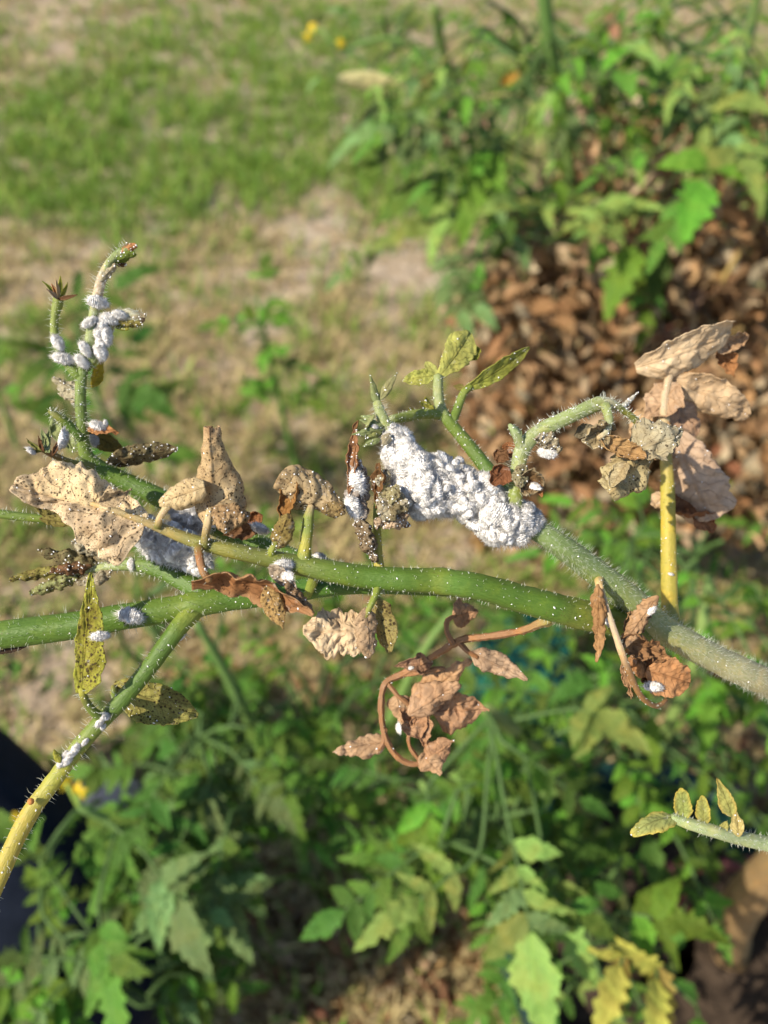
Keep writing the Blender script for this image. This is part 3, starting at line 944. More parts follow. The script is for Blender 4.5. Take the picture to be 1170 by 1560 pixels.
# ---- small plants standing in the grass
for (nm, x, y, hgt, n, sz, kinds, lab, lean) in (
        ('seedling', 455, 720, .27, 12, .028, ['fresh', 'green'], 'small bright green seedling standing alone in the dry grass', -.02),
        ('tomato_seedling', 225, 800, .30, 14, .042, ['deep', 'green', 'deep'], 'dark green young tomato plant behind the upright white-spotted shoot', .0),
        ('seedling', 25, 680, .15, 5, .030, ['green', 'fresh'], 'small green weed at the edge of the straw grass beside the dry leaf', .02),
        ('tomato_seedling', 1130, 960, .34, 9, .034, ['fresh', 'green'], 'fresh green tomato shoot behind the yellow leaf stalk', .0)):
    b = G(x, y)
    s = Plant(nm, b, lab, 'plant')
    top = b + Vector((lean, -.02, hgt))
    s.stem([(b - Vector((0, 0, .01)), .0035), (b.lerp(top, .5) + rv(.008), .003), (top, .0018)], c0=(.11, .24, .05))
    for k in range(n):
        q = b.lerp(top, .35 + .65 * (k + 1) / n)
        a = k * 2.4 + brg.random()
        d = Vector((math.cos(a), math.sin(a), brg.uniform(-.1, .7)))
        s.leaf(q, q + d.normalized() * sz * brg.uniform(.8, 1.6), sz, brg.choice(kinds), brg.randint(1, 2), droop=.4, kinds=kinds)

# ---- kneeling leg in dark trousers, seen past the lower left leaves
def leg():
    kn = [(Q(-360, 1110, .56), .085), (Q(-140, 1270, .54), .080), (Q(20, 1390, .53), .070), (Q(100, 1450, .53), .062), (Q(115, 1500, .545), .058)]
    sh = G(-60, 1600); sh.z = .09
    kn += [(Q(60, 1540, .62), .056), (sh.lerp(Q(60, 1540, .62), .4), .050), (sh, .042)]
    mb = MB()
    tube(mb, [(a, r, (0, 0, 0, 0)) for a, r in kn], .012, 28, .10, 4.)
    toe = sh + Vector((-.05, -.16, -.055))
    tube(mb, [(sh + Vector((0, .05, -.05)), .036, (0, 0, 0, 0)), (sh + Vector((-.02, -.05, -.05)), .040, (0, 0, 0, 0)), (toe, .030, (0, 0, 0, 0))], .01, 20, .04, 2.)
    return mb
lg = leg().build('person', M['cloth'])
tag(lg, 'bent leg of a person in dark navy trousers beside the plants', 'person')

# ---- stone, pots, wire support
mb = MB()
c = G(172, 1242); st_v, st_f = [], []
for i in range(13):
    for j in range(20):
        th = math.pi * i / 12; ph = 2 * math.pi * j / 20
        d = Vector((math.sin(th) * math.cos(ph), math.sin(th) * math.sin(ph), math.cos(th)))
        k = 1 + .35 * noise.noise(d * 1.3) + .12 * noise.noise(d * 3.5)
        st_v.append(c + Vector((d.x * .034 * k, d.y * .026 * k, d.z * .022 * k + .012)))
for i in range(12):
    for j in range(20):
        st_f.append((i * 20 + j, i * 20 + (j + 1) % 20, (i + 1) * 20 + (j + 1) % 20, (i + 1) * 20 + j))
mb.add(st_v, st_f)
tag(mb.build('stone', M['stone']), 'pale pinkish stone on the soil next to the dark trousers', 'stone')

def pot(name, c, r0, r1, h, mat, label):
    """tapered plastic pot with a thick rolled rim, open at the top, soil inside"""
    e = empty(name, c, label, 'pot')
    prof = [(0, .0), (r0, 0), (r0 + (r1 - r0) * .86, h * .86), (r1 * 1.06, h * .86), (r1 * 1.08, h * .87), (r1 * 1.09, h), (r1 * 1.02, h * 1.005), (r1 * .97, h * .98), (r0 * .9, .01), (0, .01)]
    mb = MB(); n = 40
    vs = [(c.x + r * math.cos(6.2832 * j / n), c.y + r * math.sin(6.2832 * j / n), c.z + z) for r, z in prof for j in range(n)]
    mb.add(vs, [(i * n + j, i * n + (j + 1) % n, (i + 1) * n + (j + 1) % n, (i + 1) * n + j) for i in range(len(prof) - 1) for j in range(n)])
    mb.build('pot_body', M[mat], e, smooth=False)
    ms = MB()
    R_ = r1 * .90
    vs = [(c.x, c.y, c.z + h * .8)] + [(c.x + R_ * f * math.cos(6.2832 * j / n), c.y + R_ * f * math.sin(6.2832 * j / n), c.z + h * .78 + .006 * noise.noise(Vector((j, f * 5, 0)))) for f in (.33, .66, 1) for j in range(n)]
    fs = [(0, 1 + j, 1 + (j + 1) % n) for j in range(n)] + [(1 + k * n + j, 1 + k * n + (j + 1) % n, 1 + (k + 1) * n + (j + 1) % n, 1 + (k + 1) * n + j) for k in range(2) for j in range(n)]
    ms.add(vs, fs)
    ms.build('potting_soil', M['soil'], e)
    return e
c = G(925, 1510); c.z = ground_z(c.x, c.y)
pot('plant_pot', c, .075, .10, .17, 'pot', 'large dark green plastic pot behind the pale drooping leaf')
c = G(778, 1090); c.z = ground_z(c.x, c.y) - .004
up_ = empty('plant_pot', c, 'small teal plastic pot turned upside down beneath the brown dead leaf', 'pot')
mb = MB(); n_ = 36
prof = [(.056, 0), (.058, .004), (.058, .018), (.054, .020), (.043, .118), (.041, .122), (.036, .122), (.035, .119), (.012, .119), (.011, .116), (0, .116)]
mb.add([(c.x + r * math.cos(6.2832 * j / n_), c.y + r * math.sin(6.2832 * j / n_), c.z + z) for r, z in prof for j in range(n_)], [(i * n_ + j, i * n_ + (j + 1) % n_, (i + 1) * n_ + (j + 1) % n_, (i + 1) * n_ + j) for i in range(len(prof) - 1) for j in range(n_)])
mb.build('pot_body', M['teal'], up_, smooth=False)
sup = empty('wire_support', G(1040, 1450), 'maroon painted wire support standing beside the dark green pot', 'support')
def wire(knots, nm):
    mb = MB(); tube(mb, [(k, .0042, (0, 0, 0, 0)) for k in knots], .01, 10, .02)
    return mb.build(nm, M['wire'], sup)
wire([G(1050, 1560, -.02), Q(1050, 1420, .58), Q(1030, 1330, .54)], 'upright')
wire([Q(930, 1318, .56), Q(1030, 1322, .545), Q(1160, 1312, .53)], 'crossbar')
wire([G(1200, 1480, -.02), Q(1180, 1400, .56), Q(1160, 1308, .53)], 'upright')
wire([Q(1052, 1470, .62), Q(980, 1500, .64), G(900, 1530, -.02)], 'brace')
# ================================================================== the infested branch in front
GR = (.078, .140, .017); GR2 = (.125, .178, .026); YGS = (.20, .235, .04); YEL = (.37, .295, .055); OLV = (.15, .155, .035); FUZ = (.155, .205, .075); BRN = (.24, .125, .055)
PALE = (.26, .29, .12); WOOD = (.27, .17, .09)
BEIGE = (.78, .61, .37); TAN = (.50, .36, .21); RUST = (.30, .13, .055); DBR = (.17, .085, .04); OLIVE = (.25, .215, .06); YG = (.34, .34, .055); GREY = (.42, .37, .26); MUSH = (.45, .33, .23); ORNG = (.46, .22, .09); MINT = (.30, .36, .16)
gA = G(1110, 1580)
root = empty('tomato_plant', gA, 'mealybug-infested tomato plant with hairy green stems and shrivelled dry leaves', 'tomato plant')
# main stem: from the ground beyond the right edge, round and up into the picture, to the infested tip
kn = [(gA + Vector((0, 0, -.01)), .0135, WOOD + (0,)), (Q(1112, 1500, .60), .0125, WOOD + (0,)), (Q(1120, 1400, .50), .0118, WOOD + (0,)), (Q(1185, 1320, .42), .0108, WOOD + (0,)),
      (Q(1300, 1230, .33), .0085, (.20, .17, .07, .1)), (Q(1330, 1150, .25), .0050, (.17, .17, .06, .1)), (Q(1260, 1085, .195), .0034, (.24, .21, .12, .15))]
for (x, y, d, r, c, pw) in [(1170, 1040, 20, 22, (.32, .285, .18), .2), (1090, 1003, 14, 21, (.30, .28, .165), .2), (1010, 957, 10, 21.5, (.25, .26, .12), .2), (955, 908, 6, 21, (.20, .235, .09), .2), (900, 865, 3, 20, FUZ, .25), (850, 828, 0, 18, FUZ, .35), (805, 799, 0, 16, FUZ, .45),
                            (740, 765, 0, 17, FUZ, .5), (680, 737, 0, 15, FUZ, .5), (630, 702, 0, 12.5, PALE, .5), (602, 668, 0, 11, PALE, .5), (584, 640, -1, 9, PALE, .4), (574, 612, -1, 6.5, PALE, .35)]:
    kn.append((P(x, y, d), r * px(d), c + (pw,)))
mb = MB(); A_sp = tube(mb, kn, .0016, 20, .05, 3.3)
A = mb.build('stem', M['stem'], root); remember(mb); A['label'] = 'thick main stem, woody below and downy green above'
near_sp = [q for q in A_sp if (q[0] - CA).length < .24]
h = MB(); hairs(h, near_sp, 300, .0014, .000024); tag(h.build('stem_hairs', M['hair'], A), kind='stuff')
h = MB(); specks(h, near_sp, 130); tag(h.build('wax_specks', M['speck'], A), kind='stuff')

# long leaf stalk running left in front
B1 = stem(root, 'leaf_stalk', [(1000, 962, 13, 21.6, GR2), (940, 946, 8, 23.4, GR2), (885, 936, 4, 23.4, YGS), (840, 925, 1, 22.5, GR), (800, 914, 0, 21.6, GR), (740, 897, -2, 20.7, GR), (690, 888, -3, 20.2, (.105, .19, .03)), (672, 886, -3, 21.2, GR2), (655, 885, -3, 19.4, GR2), (620, 884, -4, 18.9, GR), (560, 880, -4, 18.0, GR), (500, 870, -5, 17.1, GR2), (450, 860, -5, 15.3, (.14, .17, .035)),
                                (380, 845, -6, 12.6, OLV), (310, 829, -6, 10.8, (.20, .19, .045)), (270, 815, -6, 9.0, (.23, .19, .06)), (235, 800, -6, 7.7, (.26, .19, .08)), (190, 783, -6, 5.4, (.33, .24, .12)), (130, 764, -6, 3.6, TAN)], hair=70, hl=.0008, sp=110, label='long green leaf stalk carrying shrivelled leaflets')
# stem behind it, forking at the left
B2 = stem(root, 'branch', [(760, 900, 8, 12.3, GR), (640, 893, 6, 14.1, GR), (560, 890, 5, 15.0, (.07, .15, .022)), (500, 893, 5, 15.8, (.065, .145, .022)), (420, 905, 4, 16.7, (.07, .155, .022)), (345, 913, 3, 18.5, GR), (300, 921, 2, 20.2, GR2), (270, 927, 2, 19.4, GR2), (200, 938, 1, 19.4, GR), (100, 955, 1, 20.7, GR), (0, 968, 0, 21.1, GR), (-120, 990, 0, 21.1, GR)], hair=95, hl=.0013, sp=120)
Es = stem(root, 'leaf_stalk', [(322, 905, 4, 10.6, GR2), (306, 921, 2.5, 15.0, GR2), (286, 940, 0.6, 15.4, YGS), (262, 970, -1, 13.6, GR), (225, 1020, -1, 13.2, GR), (185, 1068, -2, 13.2, GR), (152, 1102, -2, 12.3, GR2), (120, 1138, -2.5, 12.3, YGS), (80, 1192, -3, 12.8, (.33, .31, .05)), (45, 1240, -4, 13.2, YEL), (15, 1300, -5, 13.2, YEL), (-30, 1400, -6, 14.1, YEL)], hair=60, hl=.0015, sp=90)
mb_ = MB(); tube(mb_, [(P(47, 1221, -6.0), .0006, (.5, .2, .05, 0)), (P(47, 1221, -6.45), .0005, (.55, .22, .06, 0))], .0003, 10)
mb_.build('leaf_scar', M['stem'], Es)
D = stem(root, 'branch', [(560, 884, 7, 15.3, GR), (500, 868, 9, 16.2, GR), (430, 845, 11, 16.2, GR), (340, 806, 12, 16.2, GR), (260, 766, 12, 15.3, GR), (190, 733, 12, 13.5, GR), (150, 712, 11, 12.2, GR), (130, 690, 10, 9.9, GR2, .1), (124, 640, 9, 8.6, GR2, .1), (123, 590, 9, 8.1, GR2, .15), (128, 555, 9, 7.7, GR2, .2), (137, 520, 8, 8.1, PALE, .3), (143, 480, 8, 7.7, PALE, .4), (149, 450, 8, 7.7, MUSH, .6), (155, 425, 8, 7.7, MUSH, .7), (168, 402, 8, 8.1, (.3, .32, .16), .5), (186, 383, 8, 7.2, GR2, .3), (198, 376, 8, 5.4, RUST)], hair=130, hl=.0012, sp=120, label='upright hairy shoot dotted with mealybugs')
C = stem(root, 'branch', [(310, 905, 3, 15, GR), (275, 883, 5, 15, GR), (240, 866, 6, 14, GR), (205, 860, 7, 11, GR2, .3), (170, 862, 8, 8, PALE, .5), (135, 868, 9, 6, PALE, .5), (100, 872, 10, 5, GREY, .6)], hair=110, hl=.0012, sp=90)

# ---- upright shoot: forked flower bud, side buds, little leaves
s1 = stem(root, 'flower_stalk', [(123, 575, 9, 8, GR2), (104, 556, 9, 7, GR2), (88, 528, 9, 6.5, GR2), (83, 505, 9, 6, YGS), (84, 480, 9, 6, YGS), (87, 468, 9, 8, YGS), (89, 455, 9, 8, YGS), (90, 447, 9, 4, YGS)], hair=110, hl=.0012, sp=20)
for (x1, y1, w_, c) in ((64, 428, 4, YGS), (70, 440, 4, MUSH), (78, 432, 4, ORNG), (92, 420, 4.5, YG), (103, 430, 4, YG), (118, 449, 3.5, DBR), (84, 424, 3.5, TAN)):
    L(s1, (89, 456, 8), (x1, y1, 8 + rnd.uniform(-3, 3)), w_, rnd.uniform(-40, 40), .8, -.5, c, .2, .1, NARROW, name='sepal', nu=14, nv=6)
for (p0, p1, W, c, k) in (((160, 412, 7), (203, 378, 6.5), 9, MINT, 1.6), ((175, 400, 7), (206, 385, 6), 9, GR2, 1.4), ((185, 385, 6.5), (207, 372, 6), 9, ORNG, 1.6), ((172, 398, 9), (192, 404, 9), 6, DBR, 1.2), ((152, 428, 7), (176, 402, 6), 8, GREY, 1.8)):
    L(D, p0, p1, W, rnd.uniform(-60, 60), -k, .4, c, .4, .2, BLUNT, name='bud_leaf', nu=20, nv=12, dust=20)
s2 = stem(root, 'flower_stalk', [(130, 560, 9, 7, GR2), (150, 535, 9, 9, PALE, .7), (160, 505, 9, 10, PALE, .9), (172, 487, 9, 10, GREY, .9), (195, 481, 9, 11, GREY, .8), (212, 484, 9, 8, GREY, .7), (219, 488, 9, 4, DBR, .3)], hair=130, hl=.001, sp=50, lump=.2)
for (p0, p1, W, c) in (((185, 478, 8), (222, 480, 8), 9, GREY), ((180, 490, 8), (216, 494, 8), 8, OLIVE), ((175, 496, 9), (198, 500, 9), 5, YG)):
    L(s2, p0, p1, W, rnd.uniform(-40, 40), -1.4, .3, c, .5, .25, BLUNT, name='bud_leaf', nu=20, nv=12, dust=25)
s3 = stem(root, 'leaf_stalk', [(126, 668, 9, 8, GR), (105, 648, 8, 6.5, GR), (85, 632, 7, 6, OLV), (76, 625, 7, 4.5, OLV)], hair=150, hl=.0012, sp=20)
L(s3, (85, 630, 9), (112, 690, 10), 22, 20, .6, .3, MINT, .25, .2, name='leaflet', dust=25)
L(D, (120, 600, 11), (80, 575, 13), 14, 10, -.8, .4, (.42, .38, .27), .2, .25, name='leaflet', dust=30)
L(D, (122, 610, 11), (88, 600, 13), 12, -30, -.8, .4, GREY, .2, .25, name='leaflet', dust=30)
L(D, (140, 590, 13), (158, 545, 15), 12, 40, .5, .2, (.45, .34, .03), .1, .1, name='leaflet')
L(D, (133, 652, 9), (182, 660, 9), 13, -30, .8, -.4, ORNG, .15, .2, name='dry_leaflet')
L(D, (135, 660, 12), (195, 690, 16), 16, 20, .5, .3, OLIVE, .3, .15, name='leaflet')
L(D, (163, 705, 11), (270, 684, 15), 19, 25, (-.9, -.7), .2, (.20, .165, .085), .75, .14, BLUNT, name='withered_leaflet', dust=90)
s4 = stem(root, 'leaf_stalk', [(150, 712, 11, 7, OLV), (110, 705, 6, 5, OLV), (75, 690, 2, 5, DBR), (60, 682, 0, 4, OLV)], hair=60, sp=8)
for (x0, y0, x1, y1, w_, c) in ((62, 688, 40, 668, 5, OLV), (62, 688, 35, 684, 4, OLV), (66, 688, 58, 664, 5, DBR), (70, 690, 76, 648, 6, MINT), (75, 690, 62, 650, 7, MINT), (80, 694, 92, 668, 5, DBR)):
    L(s4, (x0, y0, 0), (x1, y1, rnd.uniform(-2, 3)), w_, rnd.uniform(-50, 50), 1.2, .4, c, .4, .2, name='bud_leaf', nu=16, nv=8)
# the stalk and half-dead leaves at the far left, behind the big dry leaf
s5 = stem(root, 'leaf_stalk', [(245, 800, 13, 7, GR2), (150, 795, 10, 6, OLV), (60, 790, 8, 6.5, GR2), (0, 783, 7, 7, GR2), (-60, 778, 7, 8, GR2)], hair=70, hl=.001, sp=20)
L(s5, (50, 765, 6), (130, 795, 7), 22, -20, .9, .3, OLIVE, .6, .2, name='withered_leaflet', dust=40)
L(s5, (60, 790, 4), (118, 800, 4), 10, 10, -1., .3, OLIVE, .6, .15, name='withered_leaflet')
for (p0, p1, W, c) in (((150, 858, 8), (62, 838, 7), 18, (.20, .17, .08)), ((140, 872, 9), (15, 884, 8), 14, (.26, .23, .06)), ((120, 878, 9), (45, 905, 8), 13, (.3, .32, .13)), ((160, 850, 8), (110, 825, 7), 16, GREY), ((170, 868, 7), (118, 888, 7), 15, GREY), ((140, 862, 7), (75, 872, 6), 12, DBR), ((190, 855, 8), (150, 835, 6), 16, (.34, .29, .2))):
    L(C, p0, p1, W, rnd.uniform(-60, 60), -1.5, rnd.uniform(-.6, .6), c, .8, .3, BLUNT, name='withered_leaflet', twist=rnd.uniform(-1, 1), dust=45, nu=30, nv=16)

# ---- dry leaflets of the long stalk
L(B1, (222, 796, -6.5), (20, 738, -8), 0, 6, (-.6, -.5), .30, BEIGE, .62, .22, wn=[14, 26, 34, 40, 46, 52, 57, 60, 60, 50, 30, 10], wp=[20, 62, 78, 76, 62, 42, 30, 24, 24, 22, 18, 8], quilt=.13, teeth=.14, nt=9, edge=(.76, .61, .42), nu=64, nv=36, colp=(.58, .44, .285), name='dry_leaflet', label='large pale beige folded dry leaflet', dust=70)
L(B1, (150, 766, -10), (200, 745, -9), 16, 20, (1.2, 1.2), -.5, (.5, .38, .24), .5, .2, name='dry_leaflet', nu=24, nv=14)
t1 = stem(B1, 'stalklet', [(313, 832, -7, 8, OLV), (313, 812, -8, 6, (.28, .2, .08)), (317, 795, -9, 6.5, TAN), (320, 775, -9, 5, TAN)], hair=60, hl=.0006, sp=10)
L(B1, (322, 800, -9), (318, 652, -11), 0, 160, ([1.5, 1.7, 2.0, 2.3, 2.9, 3.0], [1.2, 1.3, 1.6, 2.0, 2.6, 2.7]), -.25, (.53, .39, .22), .62, .09, wn=[24, 62, 70, 66, 58, 46, 36, 32], wp=[24, 58, 66, 62, 54, 44, 36, 32], quilt=.06, teeth=.06, edge=(.5, .34, .2), nu=56, nv=36, label='dry leaflet rolled into an upright cone', dust=30)
L(B1, (322, 782, -10), (382, 782, -8), 30, -25, (-1.1, -1.5), -.5, (.42, .28, .15), .75, .16, BLUNT, dust=35)
t2 = stem(B1, 'stalklet', [(240, 803, -7, 6, OLV), (243, 790, -8, 5, TAN), (252, 776, -9, 5.5, TAN), (262, 768, -9, 4, TAN)], hair=50, hl=.0005, sp=6)
L(B1, (312, 742, -12), (243, 768, -9), 0, 20, (-.8, -1.6), -.7, (.58, .45, .26), .55, .10, wn=[12, 24, 26, 24, 18, 8], wp=[14, 26, 30, 28, 22, 8], quilt=.08, dust=15)
t3 = stem(B1, 'stalklet', [(461, 866, -5, 15, GR2), (464, 842, -5, 10, (.24, .25, .04)), (466, 825, -5, 9, (.34, .30, .05)), (468, 810, -5, 9, YGS), (470, 788, -5, 8, YGS), (474, 770, -5, 5, TAN)], hair=50, hl=.0006, sp=14)
L(B1, (524, 778, -4), (424, 728, -6), 0, -10, (-1.5, -1.7), -.4, (.47, .36, .21), .62, .16, wn=[8, 22, 34, 42, 46, 44, 36, 20], wp=[8, 22, 36, 44, 46, 44, 38, 24], quilt=.09, teeth=.08, edge=(.4, .29, .16), nu=52, nv=32, label='dry olive-brown leaflet curled into a hood', dust=90)
L(B1, (448, 716, -5), (432, 796, -6), 22, 30, (1.4, 1.2), .6, (.34, .175, .055), .5, .2, BLUNT)
L(B1, (490, 780, -5), (524, 776, -7), 16, 10, (-1.5, -1.5), .3, (.3, .22, .1), .8, .18, BLUNT, dust=20)
t4 = stem(B1, 'stalklet', [(412, 852, -6, 7, YGS), (414, 838, -7, 5.5, YGS), (422, 825, -7, 4.5, OLV)], hair=60, hl=.0006, sp=10)
L(B1, (420, 836, -7), (440, 782, -8), 19, -10, (-.9, -1.1), -.4, (.30, .23, .075), .75, .12, BLUNT, dust=15)
t5 = stem(B1, 'stalklet', [(303, 832, -7, 8, OLV), (304, 850, -9, 6, RUST), (310, 872, -10, 6, BRN), (320, 884, -10, 6, BRN)], hair=60, hl=.0006, sp=6)
L(B1, (292, 888, -10), (476, 938, -9), 0, 58, (.5, .8), 1.15, (.33, .155, .065), .35, .16, wn=[14, 22, 26, 34, 40, 36, 30, 24, 14, 5], wp=[12, 24, 34, 44, 48, 42, 36, 26, 14, 5], quilt=.08, teeth=.2, edge=(.42, .25, .13), nu=56, nv=30, label='rust brown ragged dead leaflet hanging across the stems')
L(B1, (436, 882, -9), (476, 936, -8), 13, -20, (-1.2, -1.2), .5, (.36, .235, .14), .6, .2, BLUNT, twist=1.2, dust=15)
L(B1, (410, 862, -8), (452, 896, -8), 14, 30, (.5, .5), .3, (.44, .36, .28), .3, .2, BLUNT, dust=30)
L(B1, (405, 893, -8), (432, 958, -8), 20, 10, (-.7, -.9), -.3, (.43, .29, .12), .75, .14, OVATE, dust=12)
L(B1, (560, 962, -6), (463, 960, -8), 0, 12, (-.7, -.8), .4, (.68, .52, .34), .25, .24, wn=[12, 30, 38, 40, 36, 30, 20, 8], wp=[14, 30, 36, 38, 38, 30, 18, 6], quilt=.17, teeth=.26, nt=8, nu=60, nv=36, label='pale crumpled dry leaflet hanging below the stalk', dust=10)
t6 = stem(B1, 'stalklet', [(576, 888, -4, 8, YGS), (573, 905, -6, 5.5, YGS), (565, 922, -7, 4.5, YGS), (556, 940, -7, 4, OLIVE)], hair=60, hl=.0006, sp=8)
L(B1, (568, 908, -5), (594, 994, -4), 23, 35, (-.5, -.6), .2, (.29, .24, .085), .75, .10, BLUNT, dust=12)
L(B1, (558, 925, -7), (562, 1003, -7), 20, -20, (-.9, -.9), -.3, (.42, .29, .18), .5, .16, BLUNT, dust=12)
t7 = stem(B1, 'stalklet', [(578, 880, -3, 10, YGS), (577, 858, -3, 7.5, YEL), (575, 830, -2, 6.5, YEL), (574, 790, -1, 6, YGS), (576, 755, 0, 6, OLV)], hair=50, hl=.0006, sp=10)
t8 = stem(B1, 'stalklet', [(482, 868, 0, 9, OLV), (476, 888, 2, 8, YGS), (468, 908, 3, 6.5, YGS)], hair=40, hl=.0006)
L(B1, (398, 805, 3), (340, 815, 6), 14, 0, (.8, .8), .3, DBR, .3, .2)
L(B1, (400, 785, 8), (368, 800, 8), 15, 0, (.8, .8), .3, RUST, .3, .2)

# ---- the infested tip: tiny leaves, brown curled strands
for (p0, p1, W, c, r_) in (((576, 620, -1), (563, 570, -2), 7, MINT, 20), ((578, 610, -1), (606, 566, -1), 8, (.33, .33, .16), -20), ((584, 650, -2), (548, 640, -3), 8, MINT, 30), ((584, 655, -2), (536, 662, -4), 8, MINT, 0), ((582, 660, -3), (556, 668, -4), 7, (.3, .33, .12), -40), ((572, 640, 0), (550, 634, 1), 6, MINT, 20), ((580, 668, -3), (552, 680, -4), 6, MINT, 10), ((594, 660, -3), (582, 680, -4), 9, GREY, 0), ((570, 630, -2), (556, 655, -4), 6, (.36, .4, .18), 60)):
    L(A, p0, p1, W, r_, -.9, -.5, c, .15, .15, name='young_leaf', nu=20, nv=10, dust=12)
L(A, (542, 655, -3), (532, 762, -4), 15, 30, (1.6, 1.2), .3, (.31, .155, .075), .4, .2, NARROW, name='withered_leaf', dust=60)
L(A, (538, 655, -3), (546, 640, -3), 5, 0, 1.2, .3, BRN, .2, .1, name='withered_leaf', nu=14, nv=8)
L(A, (548, 700, -3), (545, 800, -4), 20, -10, (-1.3, -1.3), .2, (.46, .40, .36), .7, .3, BLUNT, name='withered_leaf', dust=110)
L(A, (545, 785, -4), (572, 858, -5), 17, 0, (-1.4, -1.6), -.3, (.26, .20, .13), .9, .3, BLUNT, name='withered_leaf', dust=140)
L(A, (577, 705, -4), (574, 775, -5), 16, 40, (1.6, 1.2), .8, (.18, .09, .035), .5, .2, NARROW, name='withered_leaf', dust=12)
for (p0, p1, W, c) in (((622, 765, -7), (575, 782, -6), 22, GREY), ((608, 740, -7.5), (575, 755, -6), 18, (.36, .32, .18)), ((622, 782, -5), (570, 800, -4), 16, MUSH), ((610, 755, -7), (585, 790, -6), 16, (.22, .18, .1)), ((585, 770, -5), (612, 796, -4), 14, (.3, .25, .18)), ((606, 790, -3), (625, 798, -2), 10, DBR), ((590, 715, -3), (570, 735, -4), 16, GREY)):
    L(A, p0, p1, W, rnd.uniform(-60, 60), -1.6, .6, c, .7, .35, BLUNT, name='withered_leaf', dust=70)

# ---- fresh sprig behind the infested tip
F = stem(root, 'leaf_stalk', [(800, 785, 6, 11, GR), (765, 745, 8, 11.5, GR), (735, 705, 10, 11, GR), (705, 668, 11, 10, GR2), (682, 640, 11, 9, GR2, .1), (670, 620, 11, 8.5, PALE, .2), (667, 590, 11, 8, PALE, .2), (667, 572, 11, 7, PALE, .2)], hair=60, hl=.0008, sp=90)
f2 = stem(F, 'stalklet', [(688, 645, 11, 8, GR2), (697, 622, 12, 7, GR2), (707, 597, 12, 6, YGS), (718, 588, 12, 4, YGS)], hair=40, hl=.0006, sp=10)
f3 = stem(F, 'stalklet', [(680, 634, 11, 7, GR2), (650, 630, 10, 8, YGS, .3), (622, 634, 8, 8, YGS, .3), (596, 640, 5, 7, YGS, .2)], hair=40, hl=.0006, sp=25)
L(F, (668, 575, 11), (716, 506, 15), 0, 15, (.4, -.3), -.5, (.42, .42, .11), .25, .12, wn=[6, 10, 18, 24, 27, 26, 18, 4], wp=[6, 9, 15, 20, 24, 24, 16, 4], name='leaflet', dust=12)
L(F, (712, 548, 15), (730, 530, 15), 14, -30, (.5, .5), .3, (.33, .33, .05), .3, .12, BLUNT, name='leaflet')
L(F, (662, 572, 11), (614, 580, 11), 13, 10, (.5, .5), -.4, (.40, .41, .10), .2, .14, BLUNT, name='leaflet', dust=15)
L(F, (664, 570, 11), (648, 552, 12), 8, 10, (.5, .5), -.4, (.40, .41, .12), .2, .14, BLUNT, name='leaflet')
L(F, (704, 596, 12), (806, 529, 14), 0, 35, (.5, .2), -.35, (.33, .35, .065), .25, .10, wn=[4, 7, 12, 15, 16, 15, 12, 8, 2], wp=[4, 7, 11, 14, 15, 15, 12, 8, 2], name='leaflet', dust=18)
L(F, (708, 592, 12), (690, 588, 12), 6, 10, (.8, .8), .3, OLIVE, .3, .1, name='leaflet', nu=14, nv=8)
for (x0, y0, x1, y1, w_) in ((662, 625, 640, 612, 8), (655, 628, 648, 604, 7), (640, 632, 622, 622, 6)):
    L(F, (x0, y0, 10), (x1, y1, 9), w_, 20, -1., .4, YG, .3, .2, name='bud_leaf', nu=18, nv=10, dust=10)

# ---- drooping shoot on the right, with its shrivelled leaf
Gs = stem(root, 'branch', [(800, 800, -1, 12.3, FUZ, .5), (786, 775, -2, 10.6, PALE, .5), (786, 745, -3, 11.0, YGS, .4), (790, 710, -3, 11.4, PALE, .5), (797, 682, -3, 12.3, PALE, .5), (818, 660, -3, 11.4, PALE, .4), (850, 643, -3, 11.0, (.28, .32, .13), .35), (885, 627, -2, 11.0, (.27, .31, .12), .35), (912, 615, -1, 11.4, PALE, .45), (925, 614, -1, 8.8, GREY, .5), (945, 622, 0, 5.3, OLV, .4), (968, 640, 1, 5.3, OLV, .4), (984, 664, 2, 5.7, GREY, .4), (988, 690, 2, 4.4, GREY, .4)], hair=150, hl=.0011, sp=110)
g2 = stem(Gs, 'stalklet', [(798, 690, -3, 10, PALE, .4), (790, 668, -4, 8, PALE, .4), (783, 655, -5, 6, MINT, .3), (776, 647, -5, 3, MINT, .2)], hair=80, hl=.0007, sp=20)
L(Gs, (795, 664, -5), (775, 646, -5), 9, 20, -1., .6, MINT, .15, .2, name='bud_leaf', nu=18, nv=10)
L(Gs, (775, 712, -5), (748, 738, -5), 22, 0, (1.2, 1.0), .8, (.22, .09, .04), .35, .16, BLUNT, name='withered_leaflet')
L(Gs, (776, 700, -1), (752, 690, 0), 14, 0, (1.2, 1.0), .6, DBR, .35, .2, BLUNT, name='withered_leaflet')
L(Gs, (790, 728, -6), (828, 742, -5), 26, 10, (1.1, .7), .7, (.17, .10, .045), .5, .2, BLUNT, name='withered_leaflet', edge=(.33, .27, .17), dust=12)
L(Gs, (818, 735, -5), (826, 758, -5), 7, 0, (.8, .7), .3, ORNG, .2, .2, NARROW, name='withered_leaflet', nu=16, nv=8)
L(Gs, (800, 708, -6), (790, 742, -7), 14, -20, (-1.1, -.7), .5, (.30, .27, .16), .5, .2, BLUNT, name='withered_leaflet', dust=25)
L(Gs, (795, 690, -1), (765, 680, 1), 14, 0, (1., .7), .7, RUST, .4, .2, BLUNT, name='withered_leaflet')
